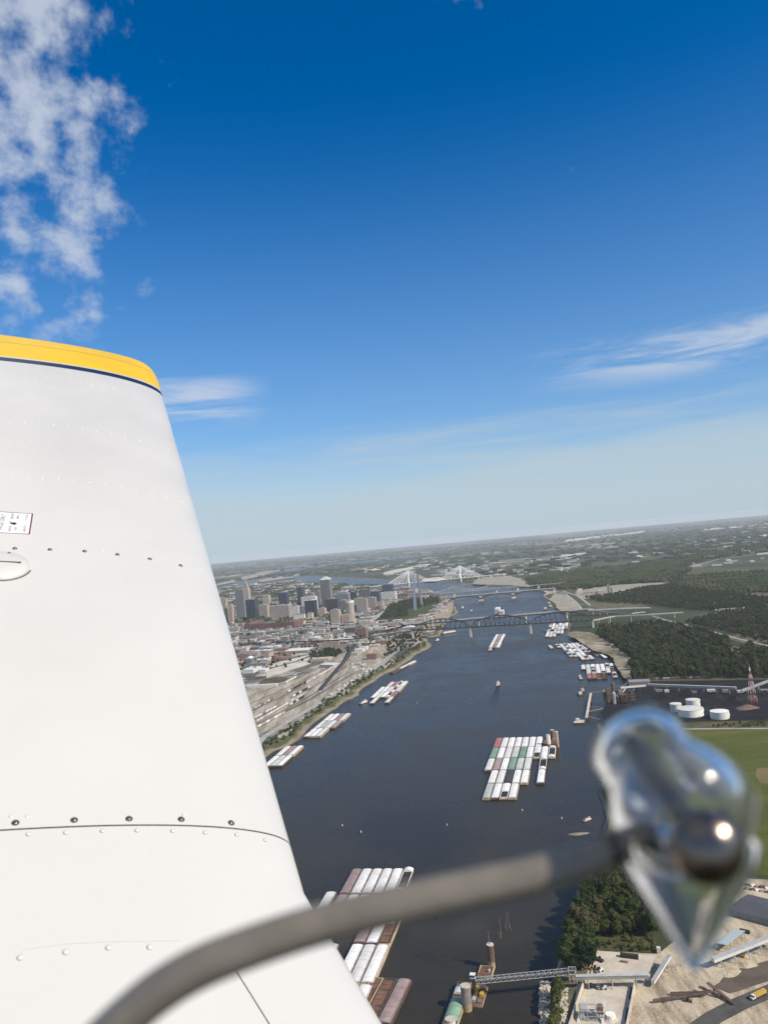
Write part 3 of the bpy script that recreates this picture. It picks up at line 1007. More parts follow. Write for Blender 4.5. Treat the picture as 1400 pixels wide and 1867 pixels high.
for k in (-1, 0, 1, 1.87):
    mb = MB()
    q = hd * (hspan * k)
    for s in (-11, 11):
        mb.bar(q + hs_ * s + Vector((0, 0, -2)), q + hs_ * s + Vector((0, 0, hz - 5)), 4.2, 5)
    mb.bar(q - hs_ * 14 + Vector((0, 0, hz - 7)), q + hs_ * 14 + Vector((0, 0, hz - 7)), 4.0, 3)
    mb.build('pier', M_WHITEC, hb)
viaduct('highway_viaduct', 'pale elevated highway sweeping from the river bridge past the stadium', [px_of(E0, hz), (730, 1134), (690, 1138), (640, 1142), (560, 1147), (490, 1151), (420, 1155)], [hz, 26, 24, 22, 21, 20, 20], 26, M_DECK, 55, group='elevated highways')
viaduct('highway_viaduct', 'lower grey highway ramp curving beside the railway viaduct', [(735, 1140), (700, 1148), (640, 1153), (560, 1157), (440, 1163)], [22, 19, 17, 16, 15], 13, M_DECK, 60, group='elevated highways')
viaduct('highway_viaduct', 'wide pale highway deck fanning out on the east bank', [px_of(E1, hz), (1080, 1113), (1130, 1110), (1185, 1108)], [hz, hz - 1, 26, 20], 26, M_DECK, 60, group='elevated highways')
viaduct('highway_viaduct', 'narrow slip road dropping from the east bank highway', [(1076, 1113), (1110, 1117), (1150, 1119), (1175, 1116)], [26, 20, 15, 11], 9, M_DECK, 60, group='elevated highways')

# arch bridge
B1 = at(877, 1096, 0); B2 = at(936, 1091, 0)
bd = (B2 - B1).normalized(); bs = Vector((-bd.y, bd.x, 0)); bspan = (B2 - B1).length
bz = z_over(877, 1083.5, B1)
ab = thing('arch_bridge', 'old steel arch bridge with three dark ribbed spans and stone piers', 'bridge', B1)
for k in (-1, 0, 1):
    mb = MB()
    for sg in (-7, 0, 7):
        prev = None
        for i in range(13):
            t = i / 12
            p = bd * (bspan * (k + t)) + bs * sg + Vector((0, 0, bz - 20 + 16 * math.sin(math.pi * t) ** 0.9))
            if prev is not None:
                mb.bar(prev, p, 2.2, 5.0)
            if 0 < i < 12:
                mb.bar(p, Vector((p.x, p.y, bz - 1)), 0.8)
            prev = p
    mb.build('arch_rib', M_STEELD, ab)
mb = MB()
mb.bar(bd * (-bspan * 1.25) + Vector((0, 0, bz)), bd * bspan * 2.3 + Vector((0, 0, bz)), 19, 3.2)
mb.build('deck', M_DECK, ab)
for k in (-1, 0, 1, 2):
    mb = MB()
    q = bd * (bspan * k)
    mb.bar(q + Vector((0, 0, -2)), q + Vector((0, 0, bz - 1.3)), 18, 9)
    mb.bar(q + Vector((0, 0, -2)), q + Vector((0, 0, 6)), 24, 13)
    mb.build('pier', M_PIER, ab)
for k in range(5):
    mb = MB()
    q = bd * (bspan * (2.06 + 0.05 * k))
    mb.bar(q + Vector((0, 0, LAND - 1)), q + Vector((0, 0, bz - 1.3)), 17, 4)
    mb.build('arcade_pier', M_PIER, ab)

# cantilever truss bridge
C1 = at(829, 1090, 0); C2 = at(906, 1083, 0)
cd_ = (C2 - C1).normalized(); cs_ = Vector((-cd_.y, cd_.x, 0)); cspan = (C2 - C1).length
cz = 30
cb = thing('cantilever_bridge', 'pale lilac cantilever truss bridge with two peaks beyond the arch bridge', 'bridge', C1)
mb = MB()
n = 40
hh = []
for i in range(n + 1):
    t = -0.5 + 2.0 * i / n
    d1 = min(abs(t), abs(t - 1))
    hh.append(9 + 26 * max(0, 1 - d1 / 0.5) ** 1.5)
for sg in (-6, 6):
    bt = [cd_ * (cspan * (-0.5 + 2.0 * i / n)) + cs_ * sg + Vector((0, 0, cz)) for i in range(n + 1)]
    tp = [p + Vector((0, 0, q)) for p, q in zip(bt, hh)]
    for i in range(n):
        mb.bar(bt[i], bt[i + 1], 1.8, 2)
        mb.bar(tp[i], tp[i + 1], 1.6)
        mb.bar(bt[i] if i % 2 else tp[i], tp[i + 1] if i % 2 else bt[i + 1], 0.9)
        mb.bar(bt[i], tp[i], 0.9)
mb.build('truss', M_PALE, cb)
mb = MB()
mb.bar(cd_ * (-cspan * 1.1) + Vector((0, 0, cz - 1)), cd_ * cspan * 2.6 + Vector((0, 0, cz - 1)), 13, 1.4)
mb.build('deck', M_PALE, cb)
for k in (-0.5, 0, 1, 1.5, 2.0, 2.4):
    mb = MB()
    mb.bar(cd_ * (cspan * k) + Vector((0, 0, -2)), cd_ * (cspan * k) + Vector((0, 0, cz - 2)), 12, 4)
    mb.build('pier', M_PIER, cb)

# cable-stayed bridge
T1 = at(746, 1070.5, 0); T2 = at(840, 1061.5, 0)
td = (T2 - T1).normalized(); ts = Vector((-td.y, td.x, 0)); tsp = (T2 - T1).length
tz, tt = 30, 124
sb = thing('cable_stayed_bridge', 'white cable-stayed bridge with two A-shaped towers in the haze', 'bridge', T1)
mb = MB()
mb.bar(td * (-tsp * 0.75) + Vector((0, 0, tz)), td * (tsp * 1.9) + Vector((0, 0, tz)), 26, 2.4)
mb.build('deck', M_WHITEC, sb)
for q in (td * 0.0, td * tsp):
    mb = MB()
    for sg in (-1, 1):
        mb.bar(q + ts * (sg * 20) + Vector((0, 0, -2)), q + ts * (sg * 21) + Vector((0, 0, tz)), 8, 8)
        mb.bar(q + ts * (sg * 21) + Vector((0, 0, tz)), q + ts * (sg * 1.5) + Vector((0, 0, tt - 24)), 8.5, 8.5)
    mb.bar(q + Vector((0, 0, tt - 30)), q + Vector((0, 0, tt)), 8.5, 8.5)
    mb.bar(q - ts * 21 + Vector((0, 0, tz - 5)), q + ts * 21 + Vector((0, 0, tz - 5)), 6, 5)
    mb.build('tower', M_WHITEC, sb)
    for way in (-1, 1):
        mb = MB()
        for k in range(1, 13):
            mb.bar(q + Vector((0, 0, tt - 2 - (12 - k) * 1.8)), q + td * (way * k * tsp * 0.037) + ts * 12 * (1 if k % 2 else -1) + Vector((0, 0, tz + 1)), 2.0)
        tag(mb.build('stay_cables', M_CABLE, sb), kind='stuff')
for k in (-0.5, -0.75, 1.35, 1.6, 1.85):
    mb = MB()
    mb.bar(td * (tsp * k) - ts * 8 + Vector((0, 0, -1)), td * (tsp * k) - ts * 8 + Vector((0, 0, tz - 1)), 5)
    mb.bar(td * (tsp * k) + ts * 8 + Vector((0, 0, -1)), td * (tsp * k) + ts * 8 + Vector((0, 0, tz - 1)), 5)
    mb.build('pier', M_WHITEC, sb)

# great steel arch, seen almost edge-on
GA = at(757.5, 1113, LAND)
arch = thing('monument_arch', 'tall stainless steel arch standing edge-on in the riverside park', 'arch', GA)
ad = Vector((math.sin(R(11)), math.cos(R(11)), 0))
asd = Vector((ad.y, -ad.x, 0))


def fn_steel(t, out):
    pos = t.new('ShaderNodeTexCoord').outputs['Object']
    n = t.noise(pos, 0.06, 4, 0.6)
    bsdf(t, out, (0.36, 0.39, 0.42), t.smooth(n, 0.3, 0.7, 0.3, 0.45), 0.7)


M_STAIN = material('stainless_steel', fn_steel)
mb = MB()
NA = 40
vs, fs = [], []
for i in range(NA + 1):
    x = -96 + 192 * i / NA
    kk = 96 / math.acosh(11.0)
    z = 192 * (1 - (math.cosh(x / kk) - 1) / 10.0)
    slope = -192 / 10.0 / kk * math.sinh(x / kk)
    tang = (ad + Vector((0, 0, slope))).normalized()
    nrm = (Vector((0, 0, 1)) - tang * tang.z).normalized() if abs(tang.z) < 0.999 else -ad
    w_ = 5.2 + (16.5 - 5.2) * (1 - z / 192.0)
    h3 = w_ * 0.866
    c = ad * (x + 96) + Vector((0, 0, z))
    vs += [c + nrm * (h3 / 3) + asd * (w_ / 2), c + nrm * (h3 / 3) - asd * (w_ / 2), c - nrm * (2 * h3 / 3)]
for i in range(NA):
    for j in range(3):
        fs.append((3 * i + j, 3 * i + (j + 1) % 3, 3 * i + 3 + (j + 1) % 3, 3 * i + 3 + j))
mb.add(vs, fs)
mb.build('arch_shell', M_STAIN, arch)


# ------------------------------------------------------------------ downtown
def facade(name, wall, glass, floor=3.8, bay=4.0, share=0.5, vert=0.75):
    def fn(t, out):
        o = t.new('ShaderNodeTexCoord').outputs['Object']
        x, y, z = t.xyz(o)
        fz = t.math('FRACT', t.math('DIVIDE', z, floor))
        fx = t.math('FRACT', t.math('DIVIDE', t.math('ADD', x, y), bay))
        g = t.math('MULTIPLY', t.math('LESS_THAN', fz, share), t.math('LESS_THAN', fx, vert))
        nz = t.xyz(t.new('ShaderNodeNewGeometry').outputs['Normal'])[2]
        g = t.math('MULTIPLY', g, t.math('LESS_THAN', nz, 0.5))
        n = t.noise(o, 0.06, 5, 0.6)
        wc = t.ramp(n, [(0.3, tuple(c * 0.82 for c in wall)), (0.7, tuple(min(1, c * 1.1) for c in wall))])
        bsdf(t, out, t.mix(g, wc, (*glass, 1)), t.math('SUBTRACT', 0.75, t.math('MULTIPLY', g, 0.6)))
    return material(name, fn)


DKG = (0.02, 0.027, 0.034)
FAC = {
    'grey': facade('grey_office_facade', (0.24, 0.235, 0.235), (0.06, 0.065, 0.075)),
    'dgrey': facade('dark_office_facade', (0.075, 0.08, 0.09), DKG, share=0.6),
    'blue': facade('blue_glass_facade', (0.045, 0.06, 0.08), (0.02, 0.032, 0.05), share=0.8, vert=0.92),
    'beige': facade('beige_stone_facade', (0.42, 0.365, 0.29), (0.10, 0.09, 0.08), share=0.45, vert=0.6),
    'bands': facade('banded_facade', (0.5, 0.445, 0.38), (0.11, 0.095, 0.09), share=0.5, vert=1.1),
    'white': facade('white_facade', (0.6, 0.59, 0.55), (0.2, 0.2, 0.2), share=0.4, vert=0.55),
    'pink': facade('pink_stone_facade', (0.47, 0.35, 0.28), (0.14, 0.10, 0.09), share=0.45, vert=0.55),
    'brick': facade('red_brick_facade', (0.2, 0.10, 0.08), (0.05, 0.04, 0.04), share=0.45, vert=0.55),
    'teal': facade('teal_glass_facade', (0.055, 0.105, 0.12), (0.03, 0.065, 0.085), share=0.8, vert=0.9),
    'stripe': facade('ribbed_tower_facade', (0.27, 0.255, 0.24), (0.045, 0.05, 0.058), floor=60, bay=9.0, share=1.1, vert=0.5),
    'purple': facade('purple_brick_facade', (0.16, 0.12, 0.14), (0.05, 0.05, 0.06), share=0.5, vert=0.6),
}
M_ROOFG = worn('grey_roof', (0.27, 0.265, 0.25), 0.3, 0.08, 0.9)
M_ROOFW = worn('white_roof', (0.62, 0.61, 0.57), 0.18, 0.06, 0.8, dirt=(0.34, 0.32, 0.28), dscale=0.03)
M_ROOFD = worn('dark_roof', (0.095, 0.095, 0.095), 0.3, 0.06, 0.9)
M_ROOFT = worn('tan_roof', (0.43, 0.38, 0.30), 0.25, 0.06, 0.9)
M_ROOFR = worn('red_brown_roof', (0.30, 0.19, 0.14), 0.3, 0.06, 0.9)
M_ROOFGN = worn('green_copper_roof', (0.42, 0.55, 0.46), 0.15, 0.06, 0.6)
ROOF = {'g': M_ROOFG, 'w': M_ROOFW, 'd': M_ROOFD, 't': M_ROOFT, 'r': M_ROOFR, 'c': M_ROOFGN}


def tower(x0, x1, ytop, ybase, style, label, roof='g', depth=0.8, crown=None, name='office_tower', rot=None, gr='downtown towers'):
    b = at((x0 + x1) / 2, ybase)
    dist = pj(b)[2]
    wpx = (x1 - x0) * dist / F
    h = z_over((x0 + x1) / 2, ytop, b) - LAND
    rz = GRID if rot is None else rot
    d = min(46, max(14, wpx * depth))
    wd = max(8, (wpx - d * abs(math.sin(rz))) / math.cos(rz))
    o = thing(name, label, 'building', b + EN * d / 2, rz, gr)
    x, y = wd / 2, d / 2
    MB().box(-x, x, -y, y, -1, h).build('body', FAC[style], o)
    MB().box(-x - .4, x + .4, -y - .4, y + .4, h, h + 1.4).build('parapet', ROOF[roof], o)
    if crown == 'step':
        MB().box(-x * .7, x * .7, -y * .7, y * .7, h + 1.4, h + h * .12).build('setback', FAC[style], o)
    elif crown == 'spire':
        MB().box(-x * .75, x * .75, -y * .75, y * .75, h + 1.4, h + 16).build('setback', FAC[style], o)
        MB().box(-x * .4, x * .4, -y * .4, y * .4, h + 16, h + 30).build('setback', FAC[style], o)
        MB().cyl((0, 0), 2.2, 0.5, h + 30, h + 62, 6).build('mast', M_ROOFW, o)
    elif crown == 'hip':
        MB().box(-x, x, -y, y, h + 1.4, h + 16, taper=min(x, y) * 0.8).build('hipped_roof', ROOF[roof], o)
    else:
        MB().box(-x * .5, x * .35, -y * .5, y * .5, h + 1.4, h + 6).build('plant_room', M_ROOFG, o)
    return o


for a in (
    (404, 416, 1092, 1137, 'beige', 'pale slab building half hidden by the wing edge', 't'),
    (416, 426, 1103, 1137, 'pink', 'narrow pink stone building beside the pale slab at the wing edge', 't'),
    (430, 449, 1075, 1129, 'grey', 'tall broad grey office tower nearest the wing', 'g', 1.0),
    (445, 457, 1074, 1121, 'beige', 'stepped beige tower with a thin mast on top', 't', 1.0, 'spire'),
    (448, 469, 1094, 1132, 'blue', 'dark blue glass block in front of the beige mast tower', 'd'),
    (470, 490, 1104, 1126, 'beige', 'small beige block between blue glass block and hotel', 't'),
    (490, 530, 1105, 1127, 'bands', 'wide beige hotel with banded floors', 't', 0.5),
    (507, 525, 1081, 1105, 'blue', 'hazy dark blue block standing behind the wide hotel', 'd'),
    (531, 547, 1106, 1128, 'white', 'white-sided block just beside the wide hotel', 'w'),
    (542, 556, 1071, 1113, 'dgrey', 'slim black tower left of the tallest tower', 'd', 1.0),
    (548, 578, 1089, 1113, 'white', 'pale office slab behind the dark glass block', 'w', 0.5),
    (555, 577, 1095, 1126, 'blue', 'dark glass block with white side wall in mid downtown', 'w'),
    (576, 585, 1078, 1108, 'grey', 'thin grey tower close behind the tallest tower', 'g'),
    (586, 607, 1057, 1118, 'stripe', 'tallest downtown tower with pale green pitched roof', 'c', 1.0, 'hip'),
    (578, 594, 1110, 1126, 'pink', 'low peach block in front of the tallest tower', 't'),
    (592, 619, 1093, 1120, 'dgrey', 'dark broad block in front of the tallest tower', 'd', 0.7),
    (607, 638, 1083, 1107, 'grey', 'grey block with pale green roof right of the tallest tower', 'c', 0.7, 'step'),
    (618, 637, 1095, 1116, 'grey', 'light grey slab adjoining the dark broad block', 'g', 0.6),
    (602, 621, 1113, 1141, 'beige', 'beige brick hotel tower nearest the stadium', 't'),
    (621, 640, 1122, 1139, 'pink', 'low beige arcaded block beside the round tower', 't'),
    (636, 650, 1080, 1094, 'blue', 'small dark blue block far behind the twin slabs', 'd'),
    (645, 671, 1092, 1119, 'bands', 'larger of the two banded twin slabs', 't', 0.4),
    (671, 687, 1090, 1112, 'bands', 'smaller of the two banded twin slabs', 't', 0.5),
    (653, 676, 1076, 1090, 'purple', 'purple brick block behind the twin slabs', 'd'),
    (675, 694, 1079, 1104, 'teal', 'teal glass block right of the twin slabs', 'd'),
    (696, 718, 1066, 1083, 'teal', 'teal glass hotel with brown top near the river', 'r'),
    (691, 723, 1081, 1095, 'white', 'white casino block in front of the teal hotel', 'w', 0.5),
    (560, 572, 1082, 1100, 'grey', 'small hazy grey block behind the pale office slab', 'g'),
    (478, 492, 1086, 1102, 'beige', 'hazy beige block behind the small beige block', 't'),
    (640, 652, 1104, 1120, 'teal', 'small dark green glass block behind the round tower', 'd'),
    (724, 745, 1083, 1092, 'brick', 'low red brick warehouses at the arch park edge', 'r', 0.5),
    (750, 790, 1083, 1090, 'brick', 'long low brick warehouse right of the steel arch', 'r', 0.4),
):
    tower(*a)
# round hotel tower
b = at(640.5, 1137)
rt = thing('round_tower', 'round beige hotel tower beside the park', 'building', b, 0, 'downtown towers')
hgt = z_over(640, 1096, b) - LAND
MB().cyl((0, 0), 18, 18, -1, hgt, 20).build('body', FAC['beige'], rt)
MB().cyl((0, 0), 18.6, 18.6, hgt - 7, hgt + 2, 20).build('crown_ring', M_ROOFW, rt)
MB().cyl((0, 0), 8, 8, hgt + 2, hgt + 7, 12).build('plant_room', M_ROOFG, rt)

# ball park
b0, b1 = at(443, 1152), at(541, 1143)
bc = (b0 + b1) / 2
st = thing('baseball_stadium', 'long red brick baseball stadium with open roofless stands', 'stadium', bc, GRID)
hw = (b1 - b0).length / 2
mb = MB()
mb.box(-hw, hw, -6, 6, -1, 26)
for k in range(14):
    mb.box(-hw + 10 + k * (2 * hw - 20) / 14, -hw + 16 + k * (2 * hw - 20) / 14, -7.5, -6, -1, 29)
mb.build('front_wall', FAC['brick'], st)
mb = MB()
mb.box(-hw, -hw + 30, 6, 150, -1, 30)
mb.box(hw - 30, hw, 6, 120, -1, 24)
mb.build('side_stand', FAC['brick'], st)
mb = MB()
vs = [(-hw, 6, 6), (hw, 6, 6), (hw, 60, 2), (-hw, 60, 2), (-hw, 6, 27), (hw, 6, 27)]
mb.add(vs, [(4, 5, 2, 3)])
mb.build('seating', M_ROOFR, st)
for k in range(5):
    MB().box(-hw + 30 + k * hw * .42, -hw + 34 + k * hw * .42, -4, -1, 26, 50).build('light_mast', M_STEELG, st)
MB().box(-hw * .9, hw * .9, 60, 140, 0.6, 1.0).build('playing_field', M_PARK, st)

# ------------------------------------------------------------------ low buildings
WALLS = {k: worn(f'{k}_wall', c, 0.25, 0.1, 0.85) for k, c in (('brick', (0.21, 0.125, 0.095)), ('grey', (0.24, 0.235, 0.225)), ('tan', (0.38, 0.33, 0.26)), ('white', (0.56, 0.55, 0.52)), ('dark', (0.07, 0.07, 0.07)))}
ROOFN = {'w': 'white', 'g': 'grey', 'd': 'dark', 't': 'tan', 'r': 'red-brown'}
UNIT = {}


def unit_mesh(kind, mat):
    k = (kind, mat.name)
    if k not in UNIT:
        mb = MB()
        if kind == 'wall':
            mb.box(-.5, .5, -.5, .5, -0.1, 1)
        elif kind == 'roof':
            mb.box(-.507, .507, -.507, .507, 1, 1.06)
        elif kind == 'gable':
            mb.add([(-.51, -.51, .97), (.51, -.51, .97), (.51, .51, .97), (-.51, .51, .97), (0, -.51, 1.3), (0, .51, 1.3)], [(0, 4, 5, 3), (1, 2, 5, 4), (0, 1, 4), (2, 3, 5), (0, 3, 2, 1)])
        elif kind == 'unit':
            mb.box(-.22, .05, -.3, -.05, 1.06, 1.25)
            mb.box(.15, .3, .1, .3, 1.06, 1.2)
        UNIT[k] = mb.mesh(kind, mat)
    return UNIT[k]


def block(p, rz, wd, d, h, wall, roof, label, group, name='low_building', gable=False, units=True):
    o = thing(name, label, 'building', p, rz, group)
    o.scale = (wd, d, h)
    link('walls', unit_mesh('wall', WALLS[wall]), o)
    link('roof', unit_mesh('gable' if gable else 'roof', ROOF[roof]), o)
    if units and not gable:
        link('roof_plant', unit_mesh('unit', M_ROOFG), o)
    return o


def px_block(x0, x1, y, depth, h, wall, roof, label, gable=False, name='warehouse', rot=None, group='warehouses by the rail yard', units=False):
    b = at((x0 + x1) / 2, y)
    rz = GRID if rot is None else rot
    wd = (x1 - x0) * pj(b)[2] / F
    return block(b + Vector((-math.sin(rz), math.cos(rz), 0)) * depth / 2, rz, wd, depth, h, wall, roof, label, group, name, gable, units)


for a in (
    (518, 562, 1192, 60, 9, 'grey', 'w', 'wide white-roofed warehouse north of the concrete lot'),
    (480, 491, 1201, 40, 16, 'tan', 'r', 'tall orange-tan block left of the terracotta sheds'),
    (578, 612, 1218, 34, 8, 'white', 'w', 'white-roofed transit shed beside the converging tracks', False, 'warehouse', GRID - R(24)),
    (449, 505, 1254, 14, 6, 'white', 'w', 'very long thin white shed near the wing edge', False, 'warehouse', GRID + R(4)),
    (668, 686, 1203, 24, 16, 'brick', 'r', 'dark red brick block beside the river road'),
    (441, 463, 1228, 60, 9, 'white', 'w', 'white-roofed shed touching the wing edge'),
    (452, 486, 1215, 40, 8, 'grey', 'g', 'grey-roofed shed left of the concrete lot'),
    (470, 484, 1226, 30, 7, 'white', 'w', 'small white shed left of the grassy lot'),
    (610, 634, 1183, 40, 10, 'tan', 'r', 'low pink-brown warehouse behind the dark rail bridge'),
    (596, 640, 1172, 40, 9, 'white', 'w', 'long white-roofed warehouse under the railway viaduct'),
    (636, 652, 1196, 20, 8, 'tan', 't', 'small tan shed beside the dark rail bridge'),
    (646, 662, 1190, 26, 9, 'white', 'w', 'small white-roofed shed left of the red brick block'),
    (740, 760, 1172, 22, 9, 'tan', 'r', 'red-roofed shed below the railway viaduct end'),
    (650, 668, 1162, 30, 26, 'brick', 'd', 'dark brick mill block under the elevated highway'),
    (628, 648, 1158, 30, 24, 'dark', 'd', 'dark mill block beside the brick mill under the highway'),
    (706, 722, 1150, 24, 18, 'brick', 'r', 'red brick block between the two viaducts'),
    (664, 704, 1148, 26, 8, 'white', 'w', 'long white-roofed market hall below the highway'),
    (560, 600, 1206, 40, 6, 'tan', 't', 'broad tan roof just right of the concrete lot'),
):
    px_block(*a)
for k in range(5):
    px_block(492 + k * 1.5, 526 + k * 2, 1205 - k * 3, 13, 6, 'brick', 'r', f'{nth(k + 1)} terracotta shed of five parallel ones left of the concrete lot', True, group='terracotta sheds')
for k in range(9):
    hx, hy = 637 + (k % 3) * 10 + (k // 3) * 3 + (k * 7 % 5), 1212 + (k // 3) * 4.5 + (k * 5 % 4) * .7
    px_block(hx, hx + 4 + (k * 3 % 5) * 1.3, hy, 7 + (k * 4 % 7), 3.5 + k % 3, 'tan' if k % 4 == 1 else 'white', 'gwtw'[k % 4], f'small hut, {nth(k % 3 + 1)} from left, {nth(k // 3 + 1)} row of the stone yard', k % 2 == 0, 'small_hut', GRID + R(k * 13 % 40 - 20), group='stone yard huts')

# dark rail bridge leading towards the yard
viaduct('rail_spur', 'dark steel rail trestle descending towards the rail yard', [(652, 1168), (640, 1185), (632, 1200), (605, 1232), (584, 1258)], [24, 20, 16, 12, 9.5], 8, M_STEELD, 30, M_STEELD, depth=3)

rnd = random.Random(17)
noz = [[(430, 1400), (470, 1340), (690, 1215), (760, 1165), (700, 1180), (640, 1195), (600, 1204), (560, 1228), (500, 1250), (430, 1300)], [(664, 1137), (700, 1108), (735, 1094), (778, 1091), (806, 1090), (806, 1098), (770, 1124), (752, 1131)],
       [(443, 1152), (443, 1128), (541, 1122), (541, 1146)], [(484, 1240), (484, 1190), (570, 1180), (640, 1180), (640, 1225), (520, 1245)], [(636, 1205), (690, 1180), (720, 1190), (660, 1225)], [(600, 1175), (730, 1140), (730, 1155), (600, 1178)]]
n_row, made, mass = 0, 0, []
s = 2180.0
while s < 11500:
    n_row += 1
    step_n = 52 if s < 4500 else 75 + (s - 4500) * 0.02
    col, order = 140.0, 0
    while col > -0.36 * s - 700:
        wd = rnd.uniform(14, 58) * (1 if s < 5000 else 1.25)
        col -= wd / 2 + rnd.uniform(6, 30)
        dd = rnd.uniform(16, step_n * 0.72)
        p = EN * (s + rnd.uniform(-6, 6)) + ER * (col - s * 0.0)
        col -= wd / 2
        p.z = LAND
        if not inside((p.x, p.y), WEST) or any(inside((p.x + q * ER.x, p.y + q * ER.y), RIVER) for q in (wd, -wd)):
            continue
        q = pj(p)
        if not in_view(p, 8) or any(inside(q, z) for z in noz) or rnd.random() < 0.16:
            continue
        order += 1
        h = rnd.choice([5, 6, 7, 8, 8, 10, 12, 16]) * (1.6 if s > 3600 and rnd.random() < 0.2 else 1)
        wall, roof = rnd.choice(['brick', 'grey', 'grey', 'tan', 'tan', 'white']), rnd.choice('wwwwgggdddtttr')
        if made < 265:
            made += 1
            block(p, GRID, wd, dd, h, wall, roof, f'{ROOFN[roof]}-roofed low building, {nth(order)} from the river in the {nth(n_row)} row past the yard', 'low buildings of the west bank', gable=rnd.random() < 0.12)
        else:
            mass.append((p, GRID, wd, dd, h, wall, roof))
    s += step_n
# scattered towns on both sides, far off
for poly, cnt in (([(690, 1052), (760, 1030), (860, 1018), (960, 1020), (980, 1040), (860, 1056)], 120), ([(860, 1050), (1000, 1016), (1060, 1012), (1080, 1030), (980, 1052)], 70), ([(1000, 1020), (1200, 985), (1400, 965), (1400, 1030), (1200, 1040)], 80),
                  ([(1230, 1060), (1400, 1040), (1400, 1100), (1300, 1100)], 14), ([(395, 1085), (460, 1072), (700, 1064), (700, 1080), (540, 1085)], 160), ([(640, 1046), (700, 1026), (800, 1016), (800, 1036)], 60)):
    xs, ys = [p[0] for p in poly], [p[1] for p in poly]
    k = 0
    while k < cnt:
        q = (rnd.uniform(min(xs), max(xs)), rnd.uniform(min(ys), max(ys)))
        k += 1
        if not inside(q, poly):
            continue
        p = at(*q)
        if inside((p.x, p.y), RIVER) or p.length > 26000:
            continue
        sc = 1 + p.length / 16000
        mass.append((p, GRID + rnd.uniform(-.3, .3), rnd.uniform(14, 70) * sc, rnd.uniform(12, 34) * sc, rnd.uniform(5, 9) * (1 + p.length / 20000), 'white', rnd.choice('wwwtg')))
mats = [WALLS[k] for k in ('brick', 'grey', 'tan', 'white', 'dark')] + [ROOF[k] for k in 'wgdtr']
mb = MB()
for p, rz, wd, dd, h, wall, roof in mass:
    c, s_ = math.cos(rz), math.sin(rz)
    vs = []
    for z in (-1, h):
        for i, j in ((-.5, -.5), (.5, -.5), (.5, .5), (-.5, .5)):
            x, y = i * wd, j * dd
            vs.append((p.x + x * c - y * s_, p.y + x * s_ + y * c, p.z + z))
    mb.add(vs, [(0, 1, 5, 4), (1, 2, 6, 5), (2, 3, 7, 6), (3, 0, 4, 7)], ['brick', 'grey', 'tan', 'white', 'dark'].index(wall))
    mb.add(vs[4:], [(0, 1, 2, 3)], 5 + 'wgdtr'.index(roof))
tag(mb.build('far_town', mats), 'pale specks of far-off low buildings in the haze', kind='stuff')

# ------------------------------------------------------------------ rail cars
M_CARW = worn('pale_car_paint', (0.6, 0.58, 0.53), 0.2, 0.3, 0.6, dirt=(0.35, 0.3, 0.24), dscale=0.2)
M_CARB = worn('brown_car_paint', (0.2, 0.11, 0.075), 0.3, 0.3, 0.7)
M_CARK = worn('black_car_paint', (0.035, 0.035, 0.036), 0.3, 0.3, 0.6)
M_CARG = worn('grey_car_paint', (0.36, 0.35, 0.33), 0.25, 0.3, 0.6)
M_TRUCKM = worn('bogie_iron', (0.05, 0.045, 0.04), 0.3, 0.5, 0.8)
BOGIE = MB()
for y in (-5, 5):
    BOGIE.box(-1.2, 1.2, y - 1.4, y + 1.4, 0.1, 1.1)
BOGIE = BOGIE.mesh('bogie', M_TRUCKM)
CARS = {}
for k, m in (('white', M_CARW), ('brown', M_CARB), ('black', M_CARK), ('grey', M_CARG)):
    mb = MB()
    mb.box(-1.5, 1.5, -7.6, 7.6, 1.1, 4.3)
    mb.add([(-1.5, -7.6, 4.3), (1.5, -7.6, 4.3), (1.5, 7.6, 4.3), (-1.5, 7.6, 4.3), (-.7, -7.6, 4.8), (.7, -7.6, 4.8), (.7, 7.6, 4.8), (-.7, 7.6, 4.8)], [(0, 1, 5, 4), (2, 3, 7, 6), (4, 5, 6, 7), (1, 2, 6, 5), (3, 0, 4, 7)])
    CARS[k] = mb.mesh('car_body', m)


def rail_string(a, b, where, cols, fill=1.0, pitch=16.4):
    A_, B_ = at(*a, LAND + .4), at(*b, LAND + .4)
    n = max(1, int((B_ - A_).length / pitch))
    rz = heading(A_, B_)
    k = 0
    for i in range(n):
        if rnd.random() > fill:
            continue
        k += 1
        c = rnd.choice(cols)
        o = thing('rail_car', f'{c} rail car, {nth(k)} along {where}', 'rail car', A_.lerp(B_, (i + .5) / n), rz, 'rail cars in the yard')
        link('car_body', CARS[c], o)
        link('bogie', BOGIE, o)


WG = ['white', 'white', 'grey', 'white', 'brown']
rail_string((463, 1312), (503, 1291), 'the string nearest the wing', WG, .8)
rail_string((467, 1318), (560, 1264), 'the longest string in the yard', ['white', 'white', 'grey'], .9)
rail_string((463, 1294), (503, 1273), 'the upper short string by the wing', WG, .8)
rail_string((469, 1328), (520, 1301), 'the lower string by the wing', ['white', 'grey', 'white'])
rail_string((520, 1247), (540, 1236), 'the short string beside the grassy lot', ['white'])
rail_string((525, 1263), (558, 1244), 'the mixed string in mid yard', ['white', 'black', 'white', 'brown'])
rail_string((533, 1272), (566, 1254), 'the black and white string in mid yard', ['black', 'white', 'black'])
rail_string((558, 1247), (602, 1222), 'the string leading to the trestle', ['white', 'white', 'grey'])
rail_string((528, 1287), (554, 1272), 'the short string below mid yard', ['white', 'black'])
rail_string((600, 1222), (615, 1212), 'the pair of cars beside the transit shed', ['white'])
